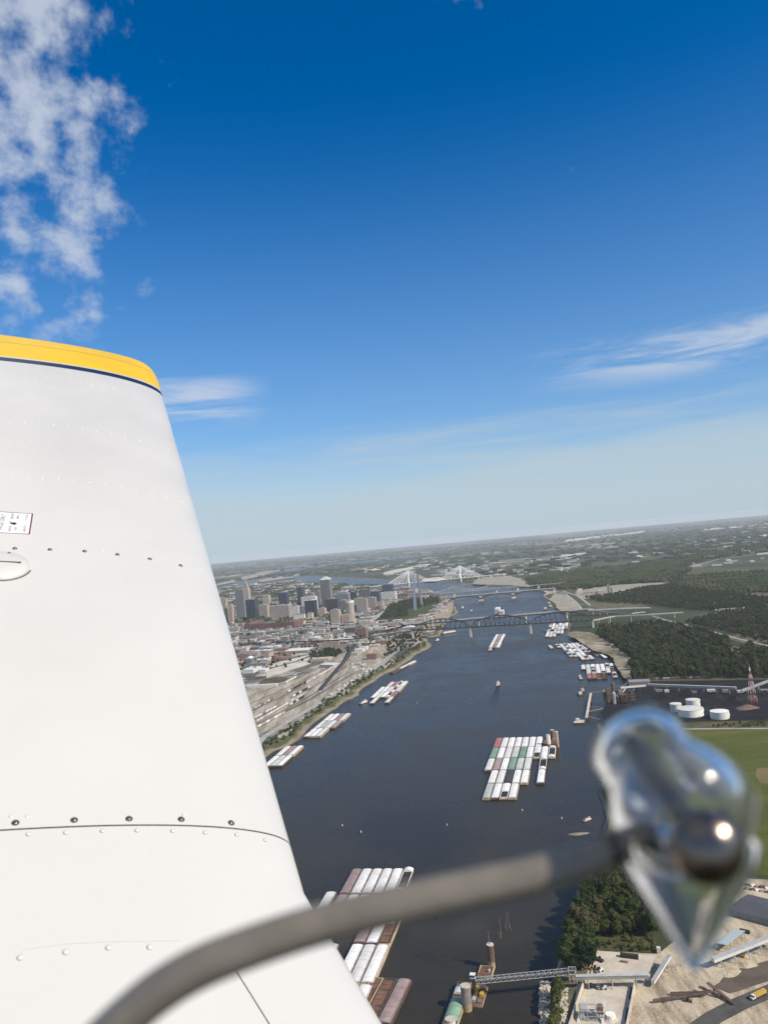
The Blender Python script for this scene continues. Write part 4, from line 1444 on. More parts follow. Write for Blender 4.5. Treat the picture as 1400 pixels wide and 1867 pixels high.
for k, (x, y) in enumerate(((590, 1277), (604, 1268), (617, 1259), (628, 1252), (641, 1243), (655, 1233), (668, 1226), (676, 1222))):
    p = at(x, y, LAND + .5)
    o = thing('parked_trailer', f'white box trailer, {nth(k + 1)} from the near end along the river road', 'trailer', p, heading(at(600, 1272), at(660, 1232)), 'trailers along the river road')
    MB().box(-1.3, 1.3, -7, 7, 1.1, 4).build('trailer_box', M_CARW, o)
    MB().box(-1.2, 1.2, -6.4, -3.8, 0, 1.1).build('wheel_set', M_TRUCKM, o)
# coloured train behind the coal terminal, freight train and trucks on the east bank
A_, B_ = at(1186, 1240, LAND + .4), at(1280, 1237, LAND + .4)
for i in range(16):
    c = rnd.choice(['brown', 'white', 'brown', 'grey', 'black'])
    o = thing('rail_car', f'{c} rail car, {nth(i + 1)} from the left of the train behind the gallery', 'rail car', A_.lerp(B_, i / 15), heading(A_, B_), 'train behind the conveyor gallery')
    o.scale = (0.7, 0.55, 0.9)
    link('car_body', CARS[c], o)
    link('bogie', BOGIE, o)
A_, B_ = at(1308, 1115, LAND + 1), at(1354, 1112, LAND + 1)
for i in range(7):
    o = thing('rail_car', f'pale freight car, {nth(i + 1)} from the left of the train in the far wood', 'rail car', A_.lerp(B_, i / 6), heading(A_, B_), 'train in the far wood')
    o.scale = (1.3, 0.85, 1.7)
    link('car_body', CARS[rnd.choice(['white', 'white', 'grey'])], o)
    link('bogie', BOGIE, o)

# ------------------------------------------------------------------ barges
M_HULL = worn('rusty_hull', (0.085, 0.062, 0.05), 0.45, 0.15, 0.8, dirt=(0.19, 0.09, 0.05), dscale=0.25)
M_HULLP = worn('tan_hull', (0.42, 0.34, 0.22), 0.25, 0.15, 0.8, dirt=(0.2, 0.11, 0.06), dscale=0.2)
M_COAM = worn('dark_coaming', (0.11, 0.085, 0.07), 0.4, 0.2, 0.8)
M_HOLD = worn('hold_interior', (0.026, 0.026, 0.028), 0.4, 0.1, 0.9)
M_HOLDB = worn('rusty_hold', (0.17, 0.085, 0.055), 0.4, 0.12, 0.9, dirt=(0.06, 0.045, 0.04), dscale=0.1)
COVER = {'W': worn('white_barge_cover', (0.78, 0.765, 0.72), 0.08, 0.08, 0.55, dirt=(0.6, 0.56, 0.49), dscale=0.12),
         'P': worn('pale_green_cover', (0.52, 0.56, 0.50), 0.15, 0.08, 0.6, dirt=(0.38, 0.38, 0.33), dscale=0.12),
         'G': worn('green_barge_cover', (0.19, 0.31, 0.215), 0.2, 0.1, 0.6, dirt=(0.27, 0.36, 0.27), dscale=0.15),
         'R': worn('red_barge_cover', (0.36, 0.135, 0.115), 0.2, 0.1, 0.6, dirt=(0.34, 0.16, 0.13), dscale=0.12),
         'M': worn('mauve_barge_cover', (0.34, 0.25, 0.225), 0.25, 0.1, 0.7, dirt=(0.40, 0.31, 0.28), dscale=0.15),
         'D': worn('dark_barge_cover', (0.06, 0.06, 0.062), 0.3, 0.1, 0.6)}
CNAME = {'W': 'white-covered', 'P': 'pale-green', 'G': 'green-covered', 'R': 'red-covered', 'M': 'mauve-covered', 'D': 'black-covered', 'K': 'open black', 'B': 'open rust-brown', 'E': 'empty brown'}
LB, WB = 59.0, 10.66


def arch_section(mb, y0, y1, hw, z0, rise, segs=6, ribs=0, mat=0):
    n = ribs if ribs else 1
    for k in range(n):
        a, b = y0 + (y1 - y0) * k / n + (0.10 if ribs else 0), y0 + (y1 - y0) * (k + 1) / n - (0.10 if ribs else 0)
        up = 0.12 * (k % 2)
        prof = [(-hw, z0)] + [(-hw + 2 * hw * i / segs, z0 + 0.5 + up + rise * math.sin(math.pi * i / segs) ** 0.8) for i in range(segs + 1)] + [(hw, z0)]
        vs = [(x, a, z) for x, z in prof] + [(x, b, z) for x, z in prof]
        m = len(prof)
        mb.add(vs, [(i, i + 1, m + i + 1, m + i) for i in range(m - 1)] + [tuple(range(m))[::-1], tuple(range(m, 2 * m))], mat)


def hull_mesh(m, high):
    mb = MB()
    x, y, z1 = WB / 2 - 0.12, LB / 2 - 0.15, high
    vs = [(-x, -y + 4, -1), (x, -y + 4, -1), (x, y - 4, -1), (-x, y - 4, -1), (-x, -y, 1.0), (x, -y, 1.0), (x, y, 1.0), (-x, y, 1.0), (-x, -y, z1), (x, -y, z1), (x, y, z1), (-x, y, z1)]
    mb.add(vs, [(0, 1, 5, 4), (1, 2, 6, 5), (2, 3, 7, 6), (3, 0, 4, 7), (4, 5, 9, 8), (5, 6, 10, 9), (6, 7, 11, 10), (7, 4, 8, 11), (8, 9, 10, 11)])
    for sy in (-1, 1):
        for sx in (-1, 1):
            mb.box(sx * 3.6 - 0.4, sx * 3.6 + 0.4, sy * (y - 1.2) - 0.4, sy * (y - 1.2) + 0.4, z1, z1 + 0.7)
    return mb.mesh('hull', m)


def coaming_mesh(m, floor_m, z0):
    mb = MB()
    x, y, z1 = 4.75, LB / 2 - 2.6, z0 + 1.5
    mb.box(-x, -x + .35, -y, y, z0, z1)
    mb.box(x - .35, x, -y, y, z0, z1)
    mb.box(-x + .35, x - .35, -y, -y + .35, z0, z1)
    mb.box(-x + .35, x - .35, y - .35, y, z0, z1)
    mb.add([(-x + .35, -y + .35, z0 + .05), (x - .35, -y + .35, z0 + .05), (x - .35, y - .35, z0 + .05), (-x + .35, y - .35, z0 + .05)], [(0, 1, 2, 3)], 1)
    for k in range(1, 8):
        yy = -y + 2 * y * k / 8
        mb.box(-x + .35, x - .35, yy - .12, yy + .12, z0 + .05, z0 + .4, 1)
    return mb.mesh('coaming', [m, floor_m])


HULLS = {'d': hull_mesh(M_HULL, 2.6), 't': hull_mesh(M_HULLP, 2.6)}
COAM = {'K': coaming_mesh(COVER['W'], M_HOLD, 2.6), 'B': coaming_mesh(M_COAM, M_HOLDB, 2.6), 'E': coaming_mesh(M_HULLP, M_HOLDB, 2.6), 'C': coaming_mesh(M_COAM, M_HOLD, 2.6)}
COVM = {}
for k, m in COVER.items():
    mb = MB()
    arch_section(mb, -LB / 2 + 2.0, LB / 2 - 2.0, 4.95, 3.3, 0.75, ribs=9)
    COVM[k] = mb.mesh('cargo_cover', m)


def stack_mesh(m, y0, y1, rise=2.0):
    mb = MB()
    arch_section(mb, y0, y1, 4.9, 3.4, rise, segs=8, ribs=3)
    return mb.mesh('cover_stack', m)


STACKS = {'a': stack_mesh(COVER['W'], LB / 2 - 9, LB / 2 - 1.6), 'b': stack_mesh(COVER['W'], -LB / 2 + 1.6, -LB / 2 + 9), 'half': stack_mesh(COVER['W'], -4, LB / 2 - 1.6, 0.9)}


def barge(p, rz, kind, label, group, tan=False, half=False):
    o = thing('cargo_barge', label, 'barge', (p.x, p.y, 0), rz, group)
    link('hull', HULLS['t' if tan else 'd'], o)
    if kind in COVM:
        link('coaming', COAM['C'], o)
        link('cargo_cover', COVM[kind], o)
    else:
        link('coaming', COAM[kind], o)
        if kind == 'K':
            for s_ in ('ab' if not half else ('half',)):
                link('cover_stack', STACKS[s_], o)
    return o


def fleet(origin, hd, rows, where, group, z=4.0, wob=0.0):
    """rows from the far end towards the camera; letters are barge kinds, dots are gaps"""
    O = at(*origin, z)
    v = Vector((-math.sin(R(hd)), -math.cos(R(hd)), 0))
    u = Vector((math.cos(R(hd)), -math.sin(R(hd)), 0))
    rz = -R(hd)
    for r_, row in enumerate(rows):
        n = 0
        for c, k in enumerate(row):
            if k == '.':
                continue
            n += 1
            jig = rnd.uniform(-wob, wob)
            p = O + u * ((c + .5) * (WB + .25)) + v * ((r_ + .5) * (LB + .6) + jig)
            barge(p, rz + rnd.uniform(-.004, .004), k, f'{CNAME[k]} barge, {nth(n)} from left, {nth(r_ + 1)} row {where}', group, tan=rnd.random() < .3, half=rnd.random() < .3)


fleet((904.5, 1345.5), 13.5, ['RWWWWWWBB', 'GWWPGWKWK', 'WMWGPW.K.', '.WWDWW.W.', '.PWKW....'], 'of the fleet in mid river', 'fleet in mid river')
fleet((643, 1583.5), 11, ['MWWWWK', 'MWWWWK'], 'of the upper fleet beside the wing', 'upper fleet beside the wing')
fleet((595, 1625), 11, ['W'], 'outside the upper fleet by the wing', 'barge outside the upper fleet')
_o = at(597.3, 1718.8, 4.0) + Vector((math.sin(R(12.5)), math.cos(R(12.5)), 0)) * (LB + .6)
fleet(pj(_o)[:2], 12.5, ['..MWB', 'W.WWW', '...WW'], 'of the lower fleet beside the wing', 'lower fleet beside the wing')
fleet((678, 1778), 17, ['EBM'], 'of the rusty group near the wing root', 'rusty barges near the wing root')
fleet((521, 1360.5), 11, ['WMW', 'WPW'], 'of the fleet tied at the wing edge', 'fleet tied at the wing edge')
fleet((602, 1302), 12, ['WWMW', 'WPWM', 'WWW.'], 'of the fleet tied under the rail yard', 'fleet tied under the rail yard')
fleet((704, 1244), 11.5, ['.WRKW', 'WWWKW', 'WWWKR', '.W..W'], 'of fleet moored past the yard', 'fleet tied beyond the rail yard')
fleet((1002, 1136), 14, ['RW.WKW', 'WWWKWW', '.WKWWK', 'W.WWW.', 'WWKWW.', 'WWW...'], 'of the fleet under the truss bridge', 'fleet under the truss bridge', wob=4)
fleet((998, 1177), 5, ['P'], 'lying alone off the sand bar fleet', 'barge alone off the sand bar')
fleet((1011, 1175), 5.4, ['KWKWWWKW', '.PKKWKWWB', '.KWKWKKBB', '.KKWWB.BK', '...WKW..W'], 'of the fleet off the sand bar', 'fleet off the sand bar', wob=5)
fleet((1058.5, 1212.5), 13, ['WWKWWKK', '.PKWKWB', '.RRBB.K'], 'of the fleet above the coal dock', 'fleet above the coal dock')
fleet((903.5, 1157), 12, ['WMW'] * 5, 'pushed by the towboat near the bridge', 'tow near the bridge')
fleet((753, 1205), 22, ['W', 'W', 'B'], 'tied below the levee', 'barges below the levee')

# green barge at the loading dock
gb = at(835, 1789, 3.0)
rzg = -R(17)
o = thing('cargo_barge', 'green-covered barge with one white cover at the loading dock', 'barge', gb + Vector((math.cos(R(17)) * 5.3 - math.sin(R(17)) * 29.5, -math.sin(R(17)) * 5.3 - math.cos(R(17)) * 29.5, -3.0)), rzg)
link('hull', HULLS['t'], o)
link('coaming', COAM['B'], o)
mb = MB(); arch_section(mb, 10.5, 21, 4.7, 3.6, 1.4, ribs=2); mb.build('cargo_cover', COVER['W'], o)
mb = MB(); arch_section(mb, -22, 4, 4.9, 3.5, 1.8, ribs=5); mb.build('cargo_cover', COVER['G'], o)

# ------------------------------------------------------------------ boats
M_BOATW = worn('boat_white', (0.66, 0.65, 0.62), 0.12, 0.3, 0.5)
M_BOATH = worn('boat_hull_dark', (0.06, 0.06, 0.065), 0.3, 0.2, 0.6)
M_RUST = worn('red_deck_paint', (0.26, 0.09, 0.055), 0.3, 0.3, 0.7)
M_WINDOW = worn('boat_window', (0.02, 0.025, 0.03), 0.2, 0.3, 0.2)


def towboat(p, rz, label, s=1.0, group=None):
    o = thing('towboat', label, 'boat', p, rz, group)
    o.scale = (s, s, s)
    mb = MB()
    vs = [(-5, -20, -1), (5, -20, -1), (5, 18, -1), (-5, 18, -1), (-5.4, -21, 2.2), (5.4, -21, 2.2), (5.4, 20, 2.2), (-5.4, 20, 2.2)]
    mb.add(vs, [(0, 1, 5, 4), (1, 2, 6, 5), (2, 3, 7, 6), (3, 0, 4, 7), (4, 5, 6, 7)])
    mb.build('hull', M_BOATH, o)
    MB().box(-5.2, 5.2, -20.6, 19.6, 2.2, 2.5).build('deck', M_RUST, o)
    for x in (-3, 3):
        MB().box(x - .6, x + .6, 19.7, 21, -.5, 4.5).build('push_knee', M_BOATH, o)
    MB().box(-4.2, 4.2, -15, 13, 2.5, 5.2).build('main_cabin', M_BOATW, o)
    MB().box(-3.6, 3.6, -8, 12, 5.2, 7.8).build('upper_cabin', M_BOATW, o)
    w_ = MB().box(-2.8, 2.8, 4, 11, 7.8, 10.6).build('wheelhouse', M_BOATW, o)
    MB().box(-2.85, 2.85, 3.95, 11.05, 9.0, 10.0).build('window_band', M_WINDOW, w_)
    for x in (-2.4, 2.4):
        MB().cyl((x, -11), .8, .7, 5.2, 10, 8).build('funnel', M_BOATH, o)
    return o


towboat(at(893.5, 1186.5, 0), -R(12), 'white towboat pushing the barges near the truss bridge')
towboat(at(908, 1250, 0), -R(12), 'small white and red towboat running alone in mid river', 0.8)
towboat(at(663, 1283, 0), -R(40), 'dark towboat moored at the near end of the bank fleet', 0.7)
towboat(at(797, 1169, 0), -R(20), 'small towboat moored off the levee by the bridge', 0.8)
towboat(at(1058, 1238, 0), -R(5), 'workboat beside the red barges above the coal dock', 0.7)
towboat(at(843, 1110, 0), -R(14), 'white riverboat moored along the levee under the highway bridge', 1.1)
towboat(at(859, 1115, 0), -R(14), 'white boat lying off the levee between the bridges', 0.8)
towboat(at(996, 1152, 0), -R(100), 'small pale boat left of the fleet under the truss bridge', 0.5)
towboat(at(1071, 1497, 0), -R(60), 'small tan workboat moored near the clear knob', 0.35)
o = thing('excursion_boat', 'long white excursion boat moored along the levee below the truss bridge', 'boat', at(818, 1155, 0), -R(60))
MB().box(-7, 7, -30, 30, -1, 3).build('hull', M_BOATH, o)
MB().box(-6.4, 6.4, -27, 27, 3, 6).build('lower_deck', M_BOATW, o)
MB().box(-5.6, 5.6, -22, 20, 6.2, 9).build('upper_deck', M_BOATW, o)
MB().box(-6, 6, -23, 21, 9, 9.4).build('canopy', M_RUST, o)
for k, (x, y, lab) in enumerate(((908, 1120, 'tallest pale block of the moored white casino between the bridges'), (915, 1121, 'lower pale block of the moored white casino between the bridges'))):
    o = thing('casino_barge', lab, 'boat', at(x, y, 0), -R(14))
    MB().box(-11, 11, -28, 28, -1, 3).build('hull', M_BOATH, o)
    MB().box(-9, 9, -25, 25, 3, 27 - 9 * k).build('superstructure', M_WHITEC, o)
    for z in (8, 13, 18)[:3 - k]:
        MB().box(-9.1, 9.1, -25.1, 25.1, z, z + 1.6).build('window_band', M_WINDOW, o)
# river trestle dock on the east side of the highway bridge
for k, (x, y) in enumerate(((994, 1112), (1004, 1107), (1001, 1101))):
    o = thing('dock_barge', f'small pale dock barge on the east bank, {nth(k + 1)} up from the highway bridge', 'barge', at(x, y, 0), -R(14))
    MB().box(-6, 6, -18, 18, -1, 3).build('hull', M_HULL, o)
    MB().box(-5, 5, -15, 15, 3, 9 if k == 0 else 6).build('deckhouse', M_BOATW, o)

# ripples trailing behind the running towboat
wk = at(908, 1252, 0)
wd_ = at(897, 1292, 0) - wk
wn = Vector((-wd_.y, wd_.x, 0)).normalized()
mb = MB()
for k in range(34):
    f = (k + .5) / 34
    hw_, hz_w = 3.5 + 7 * f, .42 * (1 - f) + .08
    c = wd_ * f + Vector((rnd.uniform(-.6, .6), rnd.uniform(-.6, .6), 0))
    bow = wd_.normalized() * (1.2 + 2.0 * f)
    ring = []
    for q in range(-4, 5):
        u_ = q / 4
        ring.append(c + wn * hw_ * u_ + bow * u_ * u_)
    dd_ = wd_.normalized() * 1.3
    n = len(ring)
    vs = [p - dd_ for p in ring] + [p + Vector((0, 0, hz_w)) for p in ring] + [p + dd_ for p in ring]
    vs = [v + Vector((0, 0, .01)) for v in vs]
    mb.add(vs, [(i, i + 1, n + i + 1, n + i) for i in range(n - 1)] + [(n + i, n + i + 1, 2 * n + i + 1, 2 * n + i) for i in range(n - 1)])
o = mb.build('boat_wake', M_WATER, None, True)
o.location = wk
tag(o, 'rippled wake trailing behind the small towboat', kind='stuff')

# buoys and specks on the river
for k, (x, y) in enumerate(((624, 1506), (658, 1518), (952, 1478), (815, 1505), (760, 1282), (1024, 1493))):
    o = thing('river_buoy', f'tiny white buoy afloat on the dark river, {nth(k + 1)} of the scattered six', 'buoy', at(x, y, 0))
    mb = MB(); mb.cyl((0, 0), 0.8, 0.8, -.3, .7, 8); mb.cyl((0, 0), .5, .12, .7, 2.0, 8)
    mb.build('buoy_body', M_BOATW, o)
# sand bar in the river
sbp = at(1056, 1521, 0)
mb = MB()
vs = [(0, 0, 1.1)]
rr = random.Random(4)
for ring, (f, z) in enumerate(((0.45, .9), (1.0, -.3))):
    for k in range(16):
        a = 6.283 * k / 16
        s_ = f * rr.uniform(.75, 1.15)
        vs.append((math.cos(a) * 13 * s_, math.sin(a) * 5 * s_, z))
fs = [(0, 1 + k, 1 + (k + 1) % 16) for k in range(16)] + [(1 + k, 17 + k, 17 + (k + 1) % 16, 1 + (k + 1) % 16) for k in range(16)]
o = mb.add(vs, fs).build('sand_bar', M_GRAVEL)
o.location = sbp
tag(o, kind='structure')

# ------------------------------------------------------------------ coal terminal
M_TANK = worn('tank_white', (0.74, 0.72, 0.65), 0.06, 0.06, 0.5)
M_RUSTY = worn('rusty_steel', (0.17, 0.10, 0.075), 0.45, 0.3, 0.85, dirt=(0.07, 0.055, 0.05), dscale=0.4)
M_GALV = worn('galvanised_steel', (0.40, 0.405, 0.39), 0.22, 0.25, 0.55)
M_REDP = worn('red_mast_paint', (0.42, 0.075, 0.05), 0.15, 0.3, 0.6)
M_TIMBER = worn('weathered_timber', (0.21, 0.17, 0.125), 0.35, 0.6, 0.9)
M_YEL = worn('machine_yellow', (0.52, 0.33, 0.05), 0.2, 0.4, 0.6)
M_BELT = worn('rubber_belt', (0.03, 0.03, 0.03), 0.2, 0.5, 0.9)

for k, (x0, x1, yt, yb, lab) in enumerate(((1226, 1247, 1281, 1299, 'white storage tank half hidden behind the clear knob'), (1256, 1281, 1277, 1290, 'farther white storage tank behind the widest one'),
                                           (1245, 1291, 1287, 1309, 'widest white storage tank beside the coal yard'), (1303, 1336, 1293, 1313, 'white storage tank standing nearest the green field'))):
    b = at((x0 + x1) / 2, yb)
    rad = (x1 - x0) / 2 * pj(b)[2] / F
    b = b + Vector((0, rad, 0))
    h = 11.5 + (k == 0) * 1.5
    o = thing('storage_tank', lab, 'tank', b, 0.4 * k, 'white storage tanks')
    MB().cyl((0, 0), rad, rad, -.5, h, 36, cap=False).build('shell', M_TANK, o, True)
    MB().cyl((0, 0), rad * 1.005, .3, h, h + rad * .10, 36).build('roof', M_TANK, o)
    MB().cyl((0, 0), rad * 1.01, rad * 1.01, h - .5, h + .05, 36, cap=False).build('rim', M_GALV, o)
    mb = MB()
    for q in range(14):
        a0, a1 = q * .11 - 2.3, (q + 1) * .11 - 2.3
        mb.bar((math.cos(a0) * (rad + .5), math.sin(a0) * (rad + .5), h * q / 14), (math.cos(a1) * (rad + .5), math.sin(a1) * (rad + .5), h * (q + 1) / 14), .9, .25)
    mb.build('stair', M_GALV, o)


def lattice_mast(p, h, base, label, name='lattice_mast'):
    o = thing(name, label, 'mast', p)
    n = 10
    for k in range(n):
        mb = MB()
        f0, f1 = base * (1 - k / n) + .5, base * (1 - (k + 1) / n) + .5
        z0, z1 = h * k / n, h * (k + 1) / n
        c0 = [(i * f0, j * f0, z0) for i, j in ((-1, -1), (1, -1), (1, 1), (-1, 1))]
        c1 = [(i * f1, j * f1, z1) for i, j in ((-1, -1), (1, -1), (1, 1), (-1, 1))]
        for q in range(4):
            mb.bar(c0[q], c1[q], .36)
            mb.bar(c0[q], c1[(q + 1) % 4], .2)
            mb.bar(c1[q], c1[(q + 1) % 4], .22)
        mb.build('mast_section', M_REDP if k % 2 == 0 else M_TANK, o)
    MB().cyl((0, 0), .3, .1, h, h + 6, 6).build('antenna', M_TANK, o)
    return o


b = at(1373, 1283)
lattice_mast(b, z_over(1368, 1217, b) - LAND, 5.5, 'red and white lattice mast standing in the coal yard')


def conveyor(name, label, a, c, wd, ht, skin, frame, sup=3, ground=LAND, truss=True, legs=None, roof=True):
    """covered or open belt conveyor between two points given in metres"""
    root = thing(name, label, 'conveyor', (a.x, a.y, ground), 0)
    A_, C_ = a - root.location, c - root.location
    d = (C_ - A_)
    L = d.length
    d.normalize()
    s = Vector((-d.y, d.x, 0)).normalized()
    up = s.cross(d) * -1 if s.cross(d).z < 0 else s.cross(d)
    if truss:
        mb = MB()
        n = max(4, int(L / (ht * 1.4)))
        for sg in (-1, 1):
            b0 = [A_ + d * (L * i / n) + s * (sg * wd / 2) for i in range(n + 1)]
            t0 = [p + up * ht for p in b0]
            for i in range(n):
                mb.bar(b0[i], b0[i + 1], .3)
                mb.bar(t0[i], t0[i + 1], .3)
                mb.bar(b0[i], t0[i + 1], .2)
                mb.bar(b0[i], t0[i], .2)
        for i in range(n + 1):
            mb.bar(A_ + d * (L * i / n) - s * wd / 2 + up * ht, A_ + d * (L * i / n) + s * wd / 2 + up * ht, .2)
        mb.build('truss', frame, root)
        MB().bar(A_ + up * .5, C_ + up * .5, wd * .5, .25).build('belt', M_BELT, root)
        MB().bar(A_ + s * wd * .38 + up * .3, C_ + s * wd * .38 + up * .3, wd * .22, .12).build('walkway', M_GALV, root)
    else:
        MB().bar(A_ + up * ht / 2, C_ + up * ht / 2, wd, ht).build('gallery', skin, root)
        if roof:
            MB().bar(A_ + up * (ht + .15), C_ + up * (ht + .15), wd + .5, .25).build('roof', M_GALV, root)
    for i in range(sup):
        f = (i + .5) / sup if legs is None else legs[i]
        p = A_ + d * (L * f)
        mb = MB()
        for sg in (-1, 1):
            mb.bar(p + s * (sg * wd * .4), Vector((p.x + s.x * sg * wd * .75, p.y + s.y * sg * wd * .75, -1)), .45)
        mb.bar(p + s * wd * .6 - Vector((0, 0, p.z * .5)), p - s * wd * .6 - Vector((0, 0, p.z * .5)), .3)
        mb.bar(p + s * wd * .45, Vector((p.x - s.x * wd * .7, p.y - s.y * wd * .7, p.z * .4)), .25)
        mb.build('support', frame, root)
    return root


zg = LAND + 9
conveyor('conveyor_gallery', 'long pale conveyor gallery across the black coal yard', at(1182, 1251, zg), at(1342, 1257, zg), 5, 4, M_ROOFT, M_GALV, 7, truss=False)
conveyor('conveyor_gallery', 'short inclined gallery rising past the lattice mast', at(1352, 1262, zg - 4), at(1412, 1240, zg + 10), 4, 3.4, M_GALV, M_GALV, 3, truss=False)
conveyor('conveyor_gallery', 'grey inclined gallery between the coal plant and flat shed', at(1130, 1256, LAND + 24), at(1176, 1252, LAND + 8), 4, 3.4, M_GALV, M_RUSTY, 2, truss=False)
px_block(1148, 1185, 1251, 26, 8, 'grey', 'g', 'flat grey shed between coal plant and conveyor gallery', name='shed', group='coal terminal sheds')
for k, (x, w_) in enumerate(((1196, 12), (1212, 8), (1262, 9), (1290, 14), (1318, 10), (1345, 12), (1388, 14))):
    px_block(x, x + w_, 1262 + (k % 3), 7, 4, 'white' if k % 2 else 'grey', 'w' if k % 2 else 'g', f'small shed, {nth(k + 1)} from left in the row below the gallery', name='shed', group='coal yard sheds')
# crowded loading plant
b = at(1130, 1283)
pl = thing('coal_plant', 'rusty cluster of silos, hoppers and steel frames at the coal dock', 'plant', b)
rr = random.Random(8)
for k in range(11):
    x, y = rr.uniform(-30, 24), rr.uniform(-4, 40)
    h = rr.uniform(14, 34)
    mb = MB()
    if k % 3 == 0:
        mb.cyl((x, y), 3.6, 3.6, -1, h, 12)
        mb.cyl((x, y), 3.6, 1, h, h + 3, 12)
        mb.build('silo', M_RUSTY if k % 2 else M_GALV, pl)
    elif k % 3 == 1:
        s_ = rr.uniform(3, 5.5)
        for i in (-1, 1):
            for j in (-1, 1):
                mb.bar((x + i * s_, y + j * s_, -1), (x + i * s_, y + j * s_, h), .6)
        for q in range(1, 5):
            mb.box(x - s_, x + s_, y - s_, y + s_, h * q / 5, h * q / 5 + .5)
        mb.build('steel_frame', M_RUSTY, pl)
    else:
        mb.box(x - 4, x + 4, y - 4, y + 4, h * .45, h * .8)
        mb.box(x - 3.2, x + 3.2, y - 3.2, y + 3.2, -1, h * .45)
        mb.build('hopper_house', M_RUSTY if k % 2 else M_TIMBER, pl)
for k in range(3):
    a0 = Vector((rr.uniform(-30, 20), rr.uniform(0, 30), 4))
    MB().bar(a0, a0 + Vector((rr.uniform(-25, 25), rr.uniform(-10, 20), 20)), 2.4, 2.2).build('chute', M_GALV, pl)
# coal dock arm in the river
a, c = at(1077, 1264, 6), at(1069, 1309, 6)
o = thing('coal_dock', 'long narrow timber dock arm standing in the river by the coal plant', 'dock', (a.x, a.y, 0))
A_, C_ = a - o.location, c - o.location
MB().bar(A_, C_, 4.4, 1.0).build('dock_deck', M_CONC, o)
for i in range(9):
    q = A_.lerp(C_, i / 8)
    for sx in (-1.9, 1.9):
        MB().cyl((q.x + sx, q.y), .6, .6, -3, 5.5, 8).build('pile', M_TIMBER, o)
for (x0, y0), (x1, y1) in (((1073, 1288), (1098, 1290)), ((1071, 1298), (1100, 1292)), ((1077, 1263), (1112, 1259)), ((1070, 1306), (1092, 1312))):
    p0, p1 = at(x0, y0, 5.2) - o.location, at(x1, y1, 7) - o.location
    MB().bar(p0, p1, 3.4, .8).build('side_walk', M_TIMBER, o)
o = thing('dock_platform', 'square pale floating platform at the end of the coal dock', 'platform', at(1056, 1318, 0), R(-18))
MB().box(-9, 9, -11, 11, -.6, 2.0).build('pontoon', M_HULL, o)
MB().box(-8.6, 8.6, -10.6, 10.6, 2.0, 2.4).build('deck', M_CONC, o)
MB().box(-6, 0, 2, 9, 2.4, 6).build('cabin', M_BOATW, o)
for k, (x, y) in enumerate(((1062, 1262), (1058, 1268))):
    o = thing('dock_crane', f'{"tall" if k == 0 else "short"} grey crane at the head of the coal dock', 'crane', at(x, y, 0))
    MB().box(-5, 5, -8, 8, -.6, 2.5).build('pontoon', M_HULL, o)
    MB().box(-3, 3, -3, 3, 2.5, 7).build('cab', M_BOATW, o)
    mb = MB()
    for s_ in (-.8, .8):
        mb.bar((s_, 0, 6), (s_ * .4 + 12, 14, 24 - 8 * k), .4)
    for q in range(8):
        mb.bar((-.8 + 1.5 * q, 1.75 * q, 6 + 2.2 * q), (.8 + 1.5 * q, 1.75 * q + 1, 7 + 2.2 * q), .25)
    mb.build('boom', M_RUSTY, o)


def heap(name, label, px, ry, rx, h, mat, seed, cat='heap'):
    p = at(*px)
    r_ = random.Random(seed)
    vs = []
    nr, na = 7, 26
    for i in range(nr + 1):
        f = i / nr
        for k in range(na):
            a = 6.283 * k / na
            s_ = f * (1 + .13 * math.sin(3 * a + seed) + r_.uniform(-.05, .05))
            z = h * (1 - f) ** 1.1 * (1 + r_.uniform(-.14, .14)) - (.4 if i == nr else 0)
            vs.append((math.cos(a) * rx * s_, math.sin(a) * ry * s_, z))
    fs = [(i * na + k, (i + 1) * na + k, (i + 1) * na + (k + 1) % na, i * na + (k + 1) % na) for i in range(nr) for k in range(na)]
    o = thing(name, label, cat, p, r_.uniform(-.3, .3))
    MB().add(vs, fs).build('heap_mound', mat, o)
    return o


M_OREP = soil('ore_heap', [(0.35, (0.11, 0.075, 0.06)), (0.65, (0.2, 0.14, 0.115))], 0.08, 0.6)
heap('ore_heap', 'broad brown ore heap right of the white tanks', (1361, 1292), 14, 20, 7, M_OREP, 2)
for k, (x, y, rx) in enumerate(((1205, 1272, 20), (1250, 1268, 24), (1300, 1270, 22), (1340, 1276, 16), (1395, 1268, 20))):
    heap('coal_heap', f'black coal heap, {nth(k + 1)} from the left in the coal yard', (x, y), 16, rx, 8, M_COAL, 10 + k)
# works on the far east bank
px_block(1083, 1090, 1086, 14, 34, 'white', 'w', 'tall white silo block of the grain works', name='silo_block', group='grain works')
px_block(1090, 1102, 1086, 26, 22, 'tan', 't', 'yellow-tan mill block of the grain works', name='mill_block', group='grain works')
px_block(1108, 1112, 1084, 12, 46, 'grey', 'g', 'tall grey elevator shaft right of the tan mill', name='silo_block', group='grain works')
px_block(1114, 1117, 1085, 12, 34, 'grey', 'g', 'second slim grey elevator shaft of the grain works', name='silo_block', group='grain works')
px_block(1053, 1062, 1081, 20, 18, 'white', 'w', 'small white building left of the grain works', name='works_building', group='grain works')
px_block(1064, 1082, 1083, 30, 9, 'tan', 'r', 'long low red-roofed store of the grain works', name='works_building', group='grain works')
px_block(1125, 1137, 1084, 30, 7, 'white', 'w', 'low white round-cornered store right of the grain works', name='works_building', group='grain works')
b = at(1035, 1047)
o = thing('water_tower', 'white water tower on the far east bank', 'tower', b)
MB().cyl((0, 0), 2, 1.6, 0, 36, 10).build('stem', M_TANK, o)
mb = MB()
mb.cyl((0, 0), 3, 10, 34, 39, 16); mb.cyl((0, 0), 10, 10, 39, 43, 16); mb.cyl((0, 0), 10, 3, 43, 47, 16)
